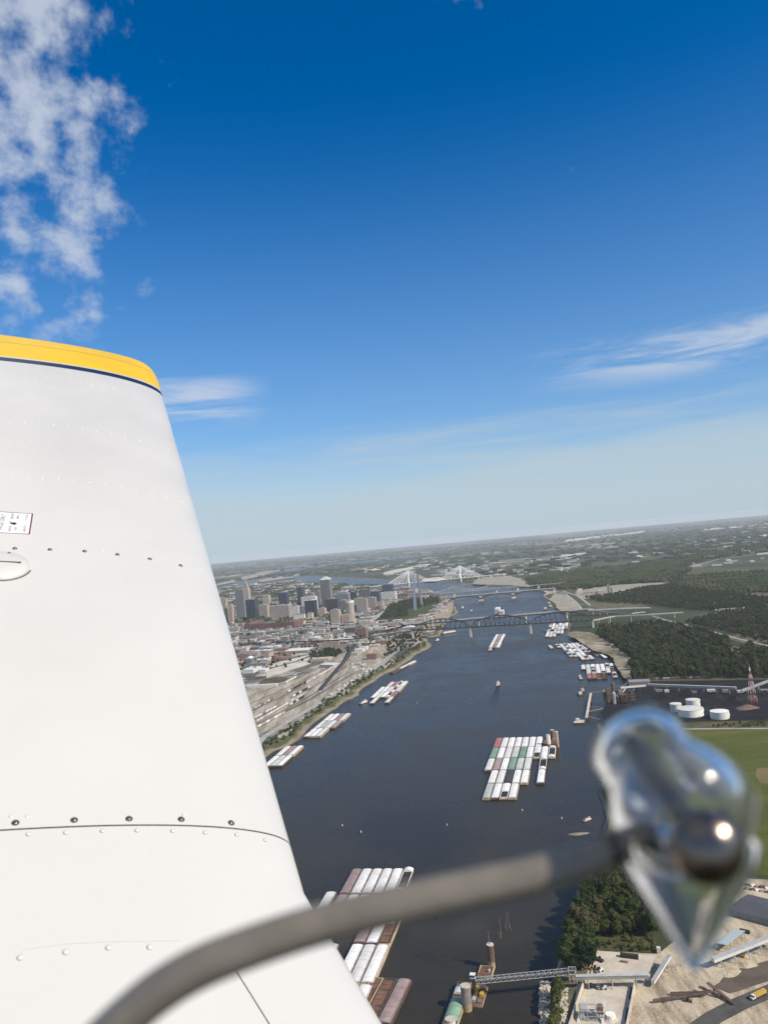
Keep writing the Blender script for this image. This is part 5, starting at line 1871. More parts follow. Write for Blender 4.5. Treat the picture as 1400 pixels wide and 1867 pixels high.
mb.build('bowl', M_TANK, o)
heap('gravel_heap', 'grey-mauve rubble heap at the edge of the east wood', (1341, 1187), 26, 22, 12, soil('rubble', [(0.35, (0.12, 0.105, 0.095)), (0.65, (0.24, 0.21, 0.19))], 0.06, 0.4), 5)

# ------------------------------------------------------------------ loading dock in the foreground


def mooring_cell(px, pytop, rad, label, name='mooring_cell', pole=False, rust=M_RUSTY):
    b = at(*px, 0)
    top = z_over(px[0] - 2, pytop, b)
    o = thing(name, label, 'mooring cell', b)
    n = 28
    mb = MB()
    mb.cyl((0, 0), rad, rad, -2, top * .28, n)
    mb.build('lower_ring', worn('cell_tan_band', (0.45, 0.33, 0.19), 0.3, 0.3, 0.85, dirt=(0.25, 0.13, 0.07), dscale=0.3), o)
    mb = MB()
    vs = []
    for k in range(n * 2):
        a = math.pi * k / n
        r_ = rad * (1.03 if k % 2 else .99)
        vs.append((math.cos(a) * r_, math.sin(a) * r_))
    m = len(vs)
    mb.add([(x, y, top * .28) for x, y in vs] + [(x, y, top - .6) for x, y in vs], [(k, (k + 1) % m, m + (k + 1) % m, m + k) for k in range(m)])
    mb.build('sheet_piling', rust, o)
    MB().cyl((0, 0), rad * 1.06, rad * 1.06, top - .6, top, n).build('concrete_cap', M_CONC, o)
    if pole:
        MB().cyl((-.5, .4), .28, .2, top, top + 9.5, 8).build('marker_pole', M_TIMBER, o)
    return o


mooring_cell((897, 1765), 1722, 2.7, 'rusty round mooring cell with a marker pole behind the dock barge', pole=True)
mooring_cell((852, 1842), 1797, 3.5, 'stout grey-tan mooring cell beside the green barge', rust=worn('grey_sheet_pile', (0.27, 0.24, 0.21), 0.3, 0.3, 0.8, dirt=(0.15, 0.09, 0.06), dscale=0.25))
mooring_cell((824, 1895), 1858, 3.3, 'mooring cell at the bottom edge beside the green barge', rust=M_TANK)
for k, (x, y) in enumerate(((1016, 1362), (1001, 1363), (1008, 1351))):
    mooring_cell((x, y), (1334, 1340, 1331)[k], 3.0, ('right-hand pale mooring cell beside the mid river fleet', 'nearest pale mooring cell touching the mid river fleet', 'dark-topped mooring cell behind the mid river fleet')[k], rust=(M_HULLP, M_TANK, M_RUSTY)[k])

for k, (cx, cy, hs2) in enumerate(((911, 1711, (17, 6, 5.5, 5)), (926, 1696, (14, 5, 14, 4.5)))):
    b = at(cx, cy, 0)
    o = thing('pile_dolphin', f'{"taller" if k == 0 else "sparser"} cluster of thin timber piles standing in the river', 'piles', b)
    for j, hh_ in enumerate(hs2):
        a = j * 1.6 + k
        r_ = 1.6 if k == 0 else 3.0
        MB().tube([(math.cos(a) * r_, math.sin(a) * r_, -2), (math.cos(a) * r_ * .6, math.sin(a) * r_ * .6, hh_)], [.24, .17], 7).build('pile', M_TIMBER, o)

b = at(886, 1772, 1.6)
rzd = -R(17)
o = thing('dock_barge', 'rusty deck barge behind the yellow loader', 'barge', (b.x, b.y, 0), rzd)
mb = MB(); mb.box(-5.6, 5.6, -7, 7, -1, 1.6); mb.build('hull', M_HULLP, o)
mb = MB()
for x in (-5.5, 5.0):
    mb.box(x, x + .5, -6.8, 6.8, 1.6, 2.6)
mb.box(-5, 5, 6.3, 6.8, 1.6, 2.6)
mb.build('bulwark', M_HULLP, o)
MB().box(-5, 5, -6.6, 6.3, 1.6, 1.75).build('deck', M_HOLDB, o)
MB().box(2.2, 3.6, -1.6, -.2, 1.75, 3.8).build('deck_box', M_BOATW, o)
b = at(873, 1816, 1.6)
o = thing('loader_barge', 'rusty barge carrying yellow loading machinery under the conveyor head', 'barge', (b.x, b.y, 0), rzd)
mb = MB(); mb.box(-4.6, 4.6, -12, 12, -1, 1.6); mb.build('hull', M_HULLP, o)
MB().box(-4.4, 4.4, -11.7, 11.7, 1.6, 1.7).build('deck', M_HOLDB, o)
for k, (x0, x1, y0, y1, h, m, nm) in enumerate(((-3.5, -.5, 2, 7, 3.2, M_YEL, 'winch_house'), (.8, 3.6, -2, 2.4, 2.2, M_YEL, 'engine_box'), (-3.6, -1.2, -9, -4, 1.6, M_GALV, 'tool_box'), (.4, 3.4, -10, -6, 1.0, M_TIMBER, 'timber_stack'), (.2, 3.8, 4, 10, 2.6, M_RUSTY, 'feed_hopper'))):
    MB().box(x0, x1, y0, y1, 1.7, 1.7 + h).build(nm, m, o)
mb = MB()
for i in (-1, 1):
    for j in (-1, 1):
        mb.bar((i * 3.4, 6 + j * 3, 1.7), (i * 2.4, 6 + j * 2.4, 13), .35)
mb.bar((-2.4, 8.4, 13), (2.4, 8.4, 13), .4); mb.bar((-2.4, 3.6, 13), (2.4, 3.6, 13), .4)
mb.bar((-3.4, 9, 2), (2.4, 8.4, 13), .22); mb.bar((3.4, 3, 2), (-2.4, 3.6, 13), .22)
mb.build('support_tower', M_RUSTY, o)
mb = MB()
for s_ in (-1, 1):
    mb.bar((-1, -3 * s_ + 1, 2), (-1.4, -1, 8), .25)
mb.build('davit', M_YEL, o)
p = at(862, 1784, 13)
o = thing('control_hut', 'small white control hut at the conveyor head over the dock', 'hut', p, rzd)
MB().box(-1.8, 1.8, -1.6, 1.6, 0, 2.8).build('cabin', M_BOATW, o)
MB().box(-2.1, 2.1, -1.9, 1.9, 2.8, 3.0).build('roof', M_BOATW, o)
MB().box(-1.85, 1.85, -1.65, 1.65, 1.3, 2.1).build('window_band', M_WINDOW, o)
mb = MB()
for i in (-1.4, 1.4):
    mb.bar((i, 0, 0), (i, 0, -12), .35)
mb.build('leg_frame', M_RUSTY, o)
zc_ = 13.0
conveyor('loading_conveyor', 'grey lattice conveyor bridge reaching from the quarry bank over the river dock', at(868, 1793, zc_), at(1046, 1775, zc_), 3.6, 3.0, M_GALV, M_GALV, 1, truss=True, legs=(.985,))
b = at(1045, 1790)
o = thing('transfer_tower', 'open steel transfer tower joining the two grey conveyors', 'tower', b, -R(10))
mb = MB()
for i in (-2.6, 2.6):
    for j in (-2.6, 2.6):
        mb.bar((i, j, -1), (i, j, 9), .4)
for z in (3, 6, 9):
    for i in (-2.6, 2.6):
        mb.bar((i, -2.6, z), (i, 2.6, z), .3); mb.bar((-2.6, i, z), (2.6, i, z), .3)
        mb.bar((i, -2.6, z - 3), (i, 2.6, z), .18)
mb.build('frame', M_GALV, o)
MB().box(-2.4, 2.4, -2.4, 2.4, 5.8, 6.1).build('platform', M_GALV, o)
MB().box(-1.2, 1.6, -1.4, 1.4, 6.1, 8.6).build('drive_housing', M_RUSTY, o)
conveyor('yard_conveyor', 'pale grey conveyor gallery along the edge of the concrete pad', at(1050, 1786, LAND + 7), at(1181, 1783, LAND + 7), 2.8, 2.2, M_ROOFG, M_GALV, 3, truss=False)
conveyor('yard_conveyor', 'short pale conveyor rising behind the concrete pad', at(1190, 1795, LAND + 3), at(1221, 1746, LAND + 7), 2.4, 1.8, M_ROOFW, M_GALV, 2, truss=False)
conveyor('yard_conveyor', 'long white conveyor gallery beside the teal-roofed shed', at(1300, 1755, LAND + 5), at(1420, 1708, LAND + 9), 3.4, 2.6, M_ROOFW, M_GALV, 5, truss=False)
conveyor('stacking_conveyor', 'longest dark stacking conveyor lying across the yard', at(1191, 1827, LAND + 1.5), at(1297, 1809, LAND + 3.5), 1.6, 1.0, M_BELT, M_RUSTY, 3)
conveyor('stacking_conveyor', 'short dark stacking conveyor above the longest one', at(1222, 1813, LAND + 1.2), at(1290, 1811, LAND + 3), 1.3, .8, M_BELT, M_RUSTY, 2)
conveyor('stacking_conveyor', 'dark stacking conveyor slanting down to the haul road', at(1290, 1794, LAND + 3.5), at(1338, 1833, LAND + 1), 1.6, 1.0, M_BELT, M_RUSTY, 2)
conveyor('stacking_conveyor', 'thin dark stacking conveyor crossing the slanting one', at(1274, 1801, LAND + 3), at(1328, 1824, LAND + 1), 1.2, .8, M_BELT, M_RUSTY, 2)
b = at(1182, 1795)
o = thing('transfer_tower', 'dark transfer hopper where the pad conveyors meet', 'tower', b, -R(10))
mb = MB()
for i in (-1.8, 1.8):
    for j in (-1.8, 1.8):
        mb.bar((i, j, -1), (i, j, 7), .35)
mb.build('frame', M_RUSTY, o)
mb = MB(); mb.add([(-1, -1, 3), (1, -1, 3), (1, 1, 3), (-1, 1, 3), (-2, -2, 6.5), (2, -2, 6.5), (2, 2, 6.5), (-2, 2, 6.5)], [(0, 3, 2, 1), (4, 5, 6, 7), (0, 1, 5, 4), (1, 2, 6, 5), (2, 3, 7, 6), (3, 0, 4, 7)]); mb.build('hopper', M_GALV, o)


def low_wall(name, label, a, c, h, th, mat, parts=8):
    p0, p1 = at(*a), at(*c)
    o = thing(name, label, 'wall', p0)
    d = (p1 - p0)
    for i in range(parts):
        q0, q1 = d * (i / parts), d * ((i + .985) / parts)
        MB().bar(q0 + Vector((0, 0, h / 2)), q1 + Vector((0, 0, h / 2)), th, h + .6).build('concrete_block', mat, o)


low_wall('retaining_wall', 'pale concrete retaining wall nearest the river bank', (1067, 1793), (1036, 1885), 3.8, .8, M_CONC)
low_wall('retaining_wall', 'pale concrete retaining wall on the yard side of the pit', (1158, 1801), (1142, 1885), 3.8, .8, M_CONC)
low_wall('retaining_wall', 'low concrete kerb wall at the river end of the pad', (1089, 1735), (1077, 1780), 1.0, .5, M_HULLP, 5)

# machinery, containers and vehicles of the yard
def container(px0, px1, wd, h, mat, label, name='freight_container'):
    p0, p1 = at(*px0), at(*px1)
    o = thing(name, label, 'container', (p0 + p1) / 2, heading(p0, p1))
    L = (p1 - p0).length
    mb = MB()
    mb.box(-wd / 2, wd / 2, -L / 2, L / 2, .15, h)
    k = int(L / .8)
    for i in range(k):
        y = -L / 2 + (i + .3) * L / k
        for sg in (-1, 1):
            mb.box(sg * wd / 2 - .06, sg * wd / 2 + .06, y, y + .35, .3, h - .2)
    mb.build('box', mat, o)
    MB().box(-wd / 2 - .05, wd / 2 + .05, -L / 2 - .05, L / 2 + .05, h, h + .12).build('lid', mat, o)
    return o


container((1131, 1746), (1164, 1750), 3.2, 3.0, M_CARK, 'long black open container on the concrete pad')
container((1131, 1755), (1145, 1757), 2.2, 1.0, M_CARB, 'low red-brown skip in front of the black container')
container((1349, 1700), (1367, 1704), 2.6, 2.4, M_CARK, 'black container beside the teal-roofed shed')
container((1346, 1742), (1358, 1748), 2.2, 1.6, M_YEL, 'small yellow bin under the long white conveyor')
px_block(1198, 1205, 1740, 3, 4, 'white', 'w', 'tiny white cabin at the corner of the scrub', name='site_cabin', group='yard cabins')


def loader(px, rz, mat, label, s=1.0):
    o = thing('wheel_loader', label, 'loader', at(*px), rz)
    o.scale = (s, s, s)
    MB().box(-1.2, 1.2, -3, .4, .9, 2.2).build('engine_body', mat, o)
    MB().box(-.9, .9, -.6, 1.2, 2.2, 3.5).build('cab', M_WINDOW, o)
    mb = MB(); mb.bar((-.8, .6, 1.6), (-.8, 3.2, .9), .3); mb.bar((.8, .6, 1.6), (.8, 3.2, .9), .3); mb.build('lift_arm', mat, o)
    MB().box(-1.5, 1.5, 3.1, 4.2, .2, 1.3).build('bucket', M_RUSTY, o)
    for x in (-1.2, 1.2):
        for y in (-2, 1.4):
            mb = MB()
            n = 12
            vs = [(x + q, y + .8 * math.cos(6.283 * k / n), .8 + .8 * math.sin(6.283 * k / n)) for q in (-.3, .3) for k in range(n)]
            mb.add(vs, [(k, (k + 1) % n, n + (k + 1) % n, n + k) for k in range(n)] + [tuple(range(n))[::-1], tuple(range(n, 2 * n))])
            mb.build('wheel', M_BELT, o)
    return o


loader((1094, 1754), .6, M_CARK, 'dark loader parked at the edge of the pad')
loader((1086, 1770), 1.2, M_GALV, 'grey loader parked below the dark one')
loader((1093, 1773), 1.9, M_TANK, 'white loader beside the grey one on the pad')
loader((1099, 1805), 1.5, M_TANK, 'white loader standing in the concrete pit')
loader((1079, 1803), 1.5, M_CARK, 'black machine beside the pit wall')
loader((1255, 1828), 1.1, M_RUSTY, 'rusty small loader under the longest stacking conveyor', .8)
# washing plant in the pit
b = at(1083, 1858)
o = thing('washing_plant', 'grey screening and washing plant standing in the concrete pit', 'plant', b, -R(12))
mb = MB()
for x in (-9, -4, 2, 7):
    for y in (-4, 4):
        mb.bar((x, y, -.5), (x, y, 7), .4)
for z in (3.5, 7):
    for y in (-4, 4):
        mb.bar((-9, y, z), (7, y, z), .35)
    for x in (-9, -4, 2, 7):
        mb.bar((x, -4, z), (x, 4, z), .3)
mb.build('frame', M_GALV, o)
MB().box(-8.5, -4.5, -3.4, 3.4, 5.5, 8.2).build('screen_deck', M_GALV, o)
MB().box(2.4, 6.6, -3, 3, 4.5, 8.8, taper=.6).build('hopper', M_RUSTY, o)
MB().bar((-11, -6, 0), (-6, 6, 9), 1.4, 1.2).build('feed_belt', M_ROOFW, o)
MB().bar((5, -7, 0), (8, 6, 9), 1.4, 1.2).build('feed_belt', M_ROOFW, o)
MB().cyl((11, 0), 3.2, 3.2, 0, 3.5, 20).build('settling_tank', M_TANK, o)
container((1146, 1845), (1143, 1866), 2.4, 2.4, M_CARK, 'black tank box against the pit wall')
container((1153, 1808), (1150, 1826), 2.2, 2.4, M_CARK, 'upper black box against the pit wall')
heap('sand_heap', 'small pale sand heap in the pit corner', (1115, 1862), 5, 6, 2.6, M_CONC, 33)
for k, (x, y, rx, h) in enumerate(((1240, 1768, 12, 3.0), (1330, 1776, 11, 2.2), (1362, 1762, 9, 2.0), (1262, 1755, 8, 2.4))):
    heap('gravel_heap', f'low dusty gravel heap, {nth(k + 1)} of four around the open yard', (x, y), rx * .6, rx, h, M_YARD, 50 + k)
# sheds of the yard
p0 = at(1333, 1722)
o = thing('open_shed', 'long open shed with pale teal metal roof in the quarry yard', 'shed', p0, heading(at(1316, 1734), at(1350, 1708)))
LR, WR = (at(1316, 1734) - at(1350, 1708)).length, 9
mb = MB()
for k in range(12):
    y0 = -LR / 2 + LR * k / 12
    mb.add([(-WR / 2, y0 + .03, 4.6), (-WR / 2, y0 + LR / 12 - .03, 4.6), (WR / 2, y0 + LR / 12 - .03, 6.0), (WR / 2, y0 + .03, 6.0), (-WR / 2, y0 + .03, 4.75), (-WR / 2, y0 + LR / 12 - .03, 4.75), (WR / 2, y0 + LR / 12 - .03, 6.15), (WR / 2, y0 + .03, 6.15)], [(0, 1, 2, 3), (7, 6, 5, 4), (0, 3, 7, 4), (1, 5, 6, 2), (0, 4, 5, 1), (3, 2, 6, 7)])
mb.build('roof', worn('teal_sheet_roof', (0.52, 0.61, 0.58), 0.12, 0.4, 0.5), o)
for k in range(6):
    for x in (-WR / 2 + .3, WR / 2 - .3):
        MB().box(x - .15, x + .15, -LR / 2 + .3 + k * (LR - .9) / 5, -LR / 2 + .6 + k * (LR - .9) / 5, -.5, 4.6 if x < 0 else 5.9).build('post', M_GALV, o)
c0, c1, c2 = at(1336, 1672), at(1402, 1690), at(1338, 1640)
rzw = heading(c0, c1) + math.pi / 2
LW = (c1 - c0).length * 1.6
dW = 34.0
dirx = (c1 - c0).normalized(); diry = Vector((-dirx.y, dirx.x, 0))
o = thing('long_warehouse', 'long low warehouse with dark grey roof at the frame edge', 'building', c0 + dirx * LW / 2 + diry * dW / 2, math.atan2(dirx.y, dirx.x))
MB().box(-LW / 2, LW / 2, -dW / 2, dW / 2, -.5, 5.5).build('walls', WALLS['grey'], o)
MB().add([(-LW / 2 - .5, -dW / 2 - .6, 5.5), (LW / 2 + .5, -dW / 2 - .6, 5.5), (LW / 2 + .5, dW / 2 + .6, 5.5), (-LW / 2 - .5, dW / 2 + .6, 5.5), (-LW / 2 - .5, 0, 8.0), (LW / 2 + .5, 0, 8.0)], [(0, 1, 5, 4), (2, 3, 4, 5), (0, 4, 3), (1, 2, 5), (0, 3, 2, 1)]).build('roof', worn('slate_grey_roof', (0.085, 0.085, 0.095), 0.15, 0.05, 0.7), o)
for k in range(12):
    MB().box(-LW / 2 + 3 + k * 6, -LW / 2 + 6.4 + k * 6, -dW / 2 - .08, -dW / 2 + .1, 0, 3.6).build('dock_door', M_ROOFG, o)
for k in range(16):
    p = at(1345 + (k % 8) * 9, 1612 + (k // 8) * 7 + (k % 8) * 1.6)
    o = thing('stored_crate', f'{("white", "tan", "brown")[k % 3]} crate, {nth(k % 8 + 1)} from left, {("upper", "lower")[k // 8]} row behind the long warehouse', 'crate', p, rnd.uniform(-.4, .4))
    MB().box(-1.8, 1.8, -1, 1, 0, rnd.uniform(1, 2.4)).build('crate_body', (M_TANK, M_ROOFT, M_RUSTY)[k % 3], o)
    MB().box(-1.9, 1.9, -1.1, 1.1, -.02, .15).build('pallet', M_TIMBER, o)
# dump truck on the haul road
pt0, pt1 = at(1376, 1822), at(1408, 1806)
o = thing('dump_truck', 'white-cabbed truck with yellow tipper body on the haul road', 'truck', at(1378, 1821, LAND + .7), heading(pt1, pt0))
MB().box(-1.25, 1.25, 1.2, 3.4, .9, 3.2).build('cab', M_BOATW, o)
MB().box(-1.27, 1.27, 2.3, 3.45, 2.1, 2.9).build('windscreen', M_WINDOW, o)
MB().box(-1.15, 1.15, 3.4, 4.4, .8, 1.9).build('bonnet', M_BOATW, o)
MB().box(-1.35, 1.35, -9.5, .9, 1.2, 3.3).build('tipper_body', M_YEL, o)
MB().box(-1.1, 1.1, -9.2, 3.2, .7, 1.2).build('chassis', M_BELT, o)
for y in (2.6, -.4, -1.7, -7.4, -8.7):
    for x in (-1.1, 1.1):
        mb = MB()
        n = 12
        vs = [(x + q, y + .5 * math.cos(6.283 * k / n), .5 + .5 * math.sin(6.283 * k / n)) for q in (-.2, .2) for k in range(n)]
        mb.add(vs, [(k, (k + 1) % n, n + (k + 1) % n, n + k) for k in range(n)] + [tuple(range(n))[::-1], tuple(range(n, 2 * n))])
        mb.build('wheel', M_BELT, o)
# riprap of the bank
mb = MB()
rr = random.Random(12)
for k in range(520):
    if k < 360:
        p = at(rr.uniform(984, 1003), rr.uniform(1792, 1880), 1.5 + rr.uniform(-1, 2.5))
    else:
        p = at(rr.uniform(1020, 1034), rr.uniform(1800, 1880), LAND)
    s_ = rr.uniform(.35, 1.1)
    a = rr.uniform(0, 3)
    vs = [p + Vector((i * s_ * rr.uniform(.6, 1.1) * math.cos(a) - j * s_ * math.sin(a), i * s_ * math.sin(a) + j * s_ * rr.uniform(.6, 1.1) * math.cos(a), q * s_ * .7)) for q in (-1, 1) for i, j in ((-1, -1), (1, -1), (1, 1), (-1, 1))]
    mb.add(vs, [(0, 3, 2, 1), (4, 5, 6, 7), (0, 1, 5, 4), (1, 2, 6, 5), (2, 3, 7, 6), (3, 0, 4, 7)])
tag(mb.build('riprap_rubble', M_CONC), 'pale broken rock dumped along the river bank', kind='stuff')

# ------------------------------------------------------------------ the aircraft's own wing
def cw(v):
    """camera axes to world axes"""
    return CRIGHT * v[0] + CUP * v[1] - F0 * v[2]


WP0 = EYE + cw((-0.18893599, -0.6851708, -1.61151283))
WL = cw((-0.3169187, 0.39524656, -0.86217324)).normalized()          # along the span, outwards
WC = cw((-0.91853508, 0.09861239, 0.38284319))
WC = (WC - WL * WC.dot(WL)).normalized()                              # along the chord, aft
WN = WL.cross(WC)                                                     # up from the wing
if WN.z < 0:
    WN = -WN
SPAN, CH, TH = 3.350239887, 1.6, 0.1104
S_CR = -0.12                                                         # leading edge kinks forward inboard of here


def upper(c, th=TH):
    x = min(max(c / CH, 0.0), 1.0)
    return 5 * th * CH * (0.2969 * math.sqrt(x) - 0.126 * x - 0.3516 * x * x + 0.2843 * x ** 3 - 0.1015 * x ** 4)


def le_off(s):
    return -0.25 * (S_CR - s) if s < S_CR else 0.0


def wl(s, c, up=0.0, shrink=1.0, cut=0.0):
    """wing-local point: x forward, y span, z up"""
    c0 = le_off(s) + cut
    return Vector((-(c0 + c), s, upper(c) * shrink + up))


WM = Matrix((-WC, WL, WN)).transposed().to_4x4()
WM.translation = WP0
plane_ = tag(link('airplane_wing', None), 'white metal airplane wing with rivet rows and yellow tip', 'airplane wing')
plane_.matrix_world = WM


def on_wing(px, py, s=1.0, c=0.4):
    """span and chord position of the wing point seen at a pixel"""
    for _ in range(40):
        def f(s_, c_):
            q = pj(WM @ wl(s_, max(c_, 1e-4)))
            return q[0] - px, q[1] - py
        a = f(s, c); b = f(s + 1e-3, c); d = f(s, c + 1e-3)
        j = ((b[0] - a[0]) / 1e-3, (d[0] - a[0]) / 1e-3, (b[1] - a[1]) / 1e-3, (d[1] - a[1]) / 1e-3)
        det = j[0] * j[3] - j[1] * j[2]
        if abs(det) < 1e-9:
            break
        ds, dc = (a[0] * j[3] - a[1] * j[1]) / det, (a[1] * j[0] - a[0] * j[2]) / det
        s -= max(-.3, min(.3, ds)); c = max(0.002, c - max(-.15, min(.15, dc)))
    return s, c


def fn_white(t, out):
    o = t.new('ShaderNodeTexCoord').outputs['Object']
    n = t.noise(o, 2.2, 6, 0.6)
    g = t.noise(t.mapping(o, scale=(1.2, 9, 1)), 1.4, 5, 0.65)
    c = t.ramp(n, [(0.3, (0.54, 0.53, 0.49)), (0.7, (0.565, 0.555, 0.515))])
    c = t.mix(t.math('MULTIPLY', t.smooth(g, 0.55, 0.8), 0.10), c, (0.45, 0.43, 0.37, 1))
    oil = t.noise(t.mapping(o, scale=(1.0, 1.6, 1)), 1.5, 2, 0.5)
    bsdf(t, out, c, t.smooth(n, 0.3, 0.75, 0.26, 0.4), **{'Coat Weight': 0.25, 'Coat Roughness': 0.12})


M_WING = material('wing_white_paint', fn_white)


def paint(name, col, rough=0.3):
    def fn(t, out):
        o = t.new('ShaderNodeTexCoord').outputs['Object']
        n = t.noise(o, 4, 6, 0.6)
        bsdf(t, out, t.ramp(n, [(0.3, tuple(x * .9 for x in col)), (0.7, tuple(min(1, x * 1.05) for x in col))]), rough, **{'Coat Weight': 0.2, 'Coat Roughness': 0.15})
    return material(name, fn)


M_YELT = paint('tip_yellow_paint', (0.74, 0.47, 0.0), 0.45)
M_NAVY = paint('stripe_navy_paint', (0.018, 0.022, 0.035))
M_SEAM = paint('seam_shadow', (0.10, 0.10, 0.095), 0.8)
CSTEPS = [0.0] + [CH * (i / 46) ** 2.0 for i in range(1, 47)]


def skin(name, svals, mat, up=0.0, tipf=None, parent=plane_):
    mb = MB()
    rows = []
    for s in svals:
        sh, cut = tipf(s) if tipf else (1.0, 0.0)
        top = [wl(s, c, up * min(1, c / .02), sh, cut * (1 - c / CH)) for c in CSTEPS]
        bot = [Vector((-(le_off(s) + cut * (1 - c / CH) + c), s, -upper(c) * 0.55 * sh)) for c in reversed(CSTEPS[1:])]
        rows.append(top + bot)
    n = len(rows[0])
    vs = [p for r_ in rows for p in r_]
    fs = [(i * n + k, i * n + (k + 1) % n, (i + 1) * n + (k + 1) % n, (i + 1) * n + k) for i in range(len(rows) - 1) for k in range(n)]
    mb.add(vs, fs)
    return mb.build(name, mat, parent, True)


def frange(a, b, n):
    return [a + (b - a) * i / n for i in range(n + 1)]


skin('inboard_skin', frange(-0.75, S_CR, 8) + frange(S_CR + .01, -0.0012, 4), M_WING)
skin('outboard_skin', frange(0.0012, SPAN, 24), M_WING, up=0.0012)
skin('seam_gap', [-0.004, 0.004], M_SEAM, up=-0.0015)
skin('navy_stripe', [SPAN + .0006, SPAN + 0.085], M_NAVY)
skin('white_band', [SPAN + 0.0856, SPAN + 0.112], M_WING)
S2 = SPAN + 0.86


def tipf(s):
    if s < SPAN + 0.13:
        return 1.0, 0.0
    t = min(1.0, (s - SPAN - 0.13) / (S2 - SPAN - 0.13))
    return max(0.0, 1 - t ** 3.2) ** 0.5 * .98 + .02, 0.09 * t ** 4


skin('tip_fairing', frange(SPAN + 0.1126, SPAN + 0.462, 8), M_YELT, tipf=tipf)
skin('tip_seam', [SPAN + 0.460, SPAN + 0.470], M_SEAM, up=-0.001, tipf=tipf)
skin('tip_cap', [SPAN + 0.468 + (S2 - SPAN - 0.468) * math.sin(math.pi / 2 * i / 14) for i in range(15)], M_YELT, tipf=tipf)


def place(o, s, c, up=0.0):
    """sit a part on the skin, facing out of it"""
    p = wl(s, c)
    t = (wl(s, c + .01) - wl(s, max(c - .01, 0))).normalized()
    y = Vector((0, 1, 0))
    n = (-t).cross(y).normalized()
    if n.z < 0:
        n = -n
    m = Matrix((-t, y, n)).transposed().to_4x4()
    m.translation = p + n * up
    o.matrix_local = m
    return o


def dome(mb, rad, h, n=12, m=0, z=0.0, off=(0, 0)):
    rings = 4
    vs = []
    for i in range(rings):
        a = math.pi / 2 * i / rings
        for k in range(n):
            b_ = 2 * math.pi * k / n
            vs.append((off[0] + rad * math.cos(a) * math.cos(b_), off[1] + rad * math.cos(a) * math.sin(b_), z + h * math.sin(a)))
    vs.append((off[0], off[1], z + h))
    fs = [(i * n + k, i * n + (k + 1) % n, (i + 1) * n + (k + 1) % n, (i + 1) * n + k) for i in range(rings - 1) for k in range(n)]
    fs += [((rings - 1) * n + k, (rings - 1) * n + (k + 1) % n, rings * n) for k in range(n)]
    mb.add(vs, fs, m)
    return mb


def fn_screw(t, out):
    bsdf(t, out, (0.20, 0.185, 0.165), 0.33, 0.9)


M_SCREW = material('screw_metal', fn_screw)
mb = MB()
mb.cyl((0, 0), .0068, .0068, 0.0002, .0008, 16)
mb.m = [1] * len(mb.f)
dome(mb, .0056, .0030, 14, 0, .0008)
mb.box(-.0040, .0040, -.0006, .0006, .0030, .0041, 1)
mb.box(-.0006, .0006, -.0040, .0040, .0030, .0041, 1)
SCREW = mb.mesh('screw', [M_SCREW, M_SEAM], True)
for x, y in ((28, 1502), (135, 1497), (235, 1494.5), (330, 1495.5), (421, 1502), (27, 1001), (91, 1003), (154, 1006), (214, 1012), (273, 1020), (329, 1032)):
    s, c = on_wing(x, y, 0.05 if y > 1300 else 1.1)
    place(link('screw', SCREW, plane_), s, c, .0012)


def rivet_row(name, pts, r_, h=None):
    mb = MB()
    for x, y in pts:
        s, c = on_wing(x, y, 0.0 if y > 1300 else 1.5)
        p = wl(s, c, .001)
        t = (wl(s, c + .01) - wl(s, max(c - .01, 0))).normalized()
        n = (-t).cross(Vector((0, 1, 0))).normalized()
        n = n if n.z > 0 else -n
        m2 = dome(MB(), r_, h or r_ * .55, 10)
        vs = [p + (-t) * v[0] + Vector((0, 1, 0)) * v[1] + n * v[2] for v in m2.v]
        mb.add(vs, m2.f)
    o = mb.build(name, M_WING, plane_, True)
    o['kind'] = 'stuff'


def spread(a, b, n, bow):
    """n pixels along a shallow bow from a to b"""
    return [(a[0] + (b[0] - a[0]) * i / (n - 1), a[1] + (b[1] - a[1]) * (i / (n - 1)) ** bow) for i in range(n)]


rivet_row('rivets', [(52, 1522), (120, 1519), (187, 1516), (250, 1515), (315, 1516), (374, 1519), (432, 1523), (484, 1533)], .0048)
rivet_row('rivets', [(37, 1747), (120, 1737), (198, 1729), (273, 1728)], .0052)
rivet_row('rivets', [(20, 1490), (50, 1490), (335, 1487)], .0042)
rivet_row('rivets', spread((5, 685), (288, 731), 15, 2.0), .0052)
rivet_row('rivets', spread((18, 771), (307, 820), 12, 2.0), .0055)
rivet_row('rivets', spread((20, 870), (333, 915), 12, 2.0), .0055)
rivet_row('rivets', [(68, 997), (112, 998), (187, 1003), (237, 1008), (296, 1016), (366, 1039)], .0045)


def seam_line(name, px, width, s0=0.0):
    pts = []
    for (x0, y0), (x1, y1) in zip(px, px[1:]):
        for i in range(8):
            pts.append((x0 + (x1 - x0) * i / 8, y0 + (y1 - y0) * i / 8))
    P = [wl(*on_wing(x, y, s0), .0004) for x, y in pts]
    mb = MB()
    for a, b_ in zip(P, P[1:]):
        mb.bar(a, b_, width, .0009)
    return mb.build(name, M_SEAM, plane_)


seam_line('root_seam', [(428, 1768), (452, 1806), (490, 1867), (510, 1900)], .0016, -.2)
o = seam_line('panel_edge', [(40, 1733), (120, 1722), (210, 1718), (345, 1716)], .0012, -.2)
o.data.materials[0] = M_WING

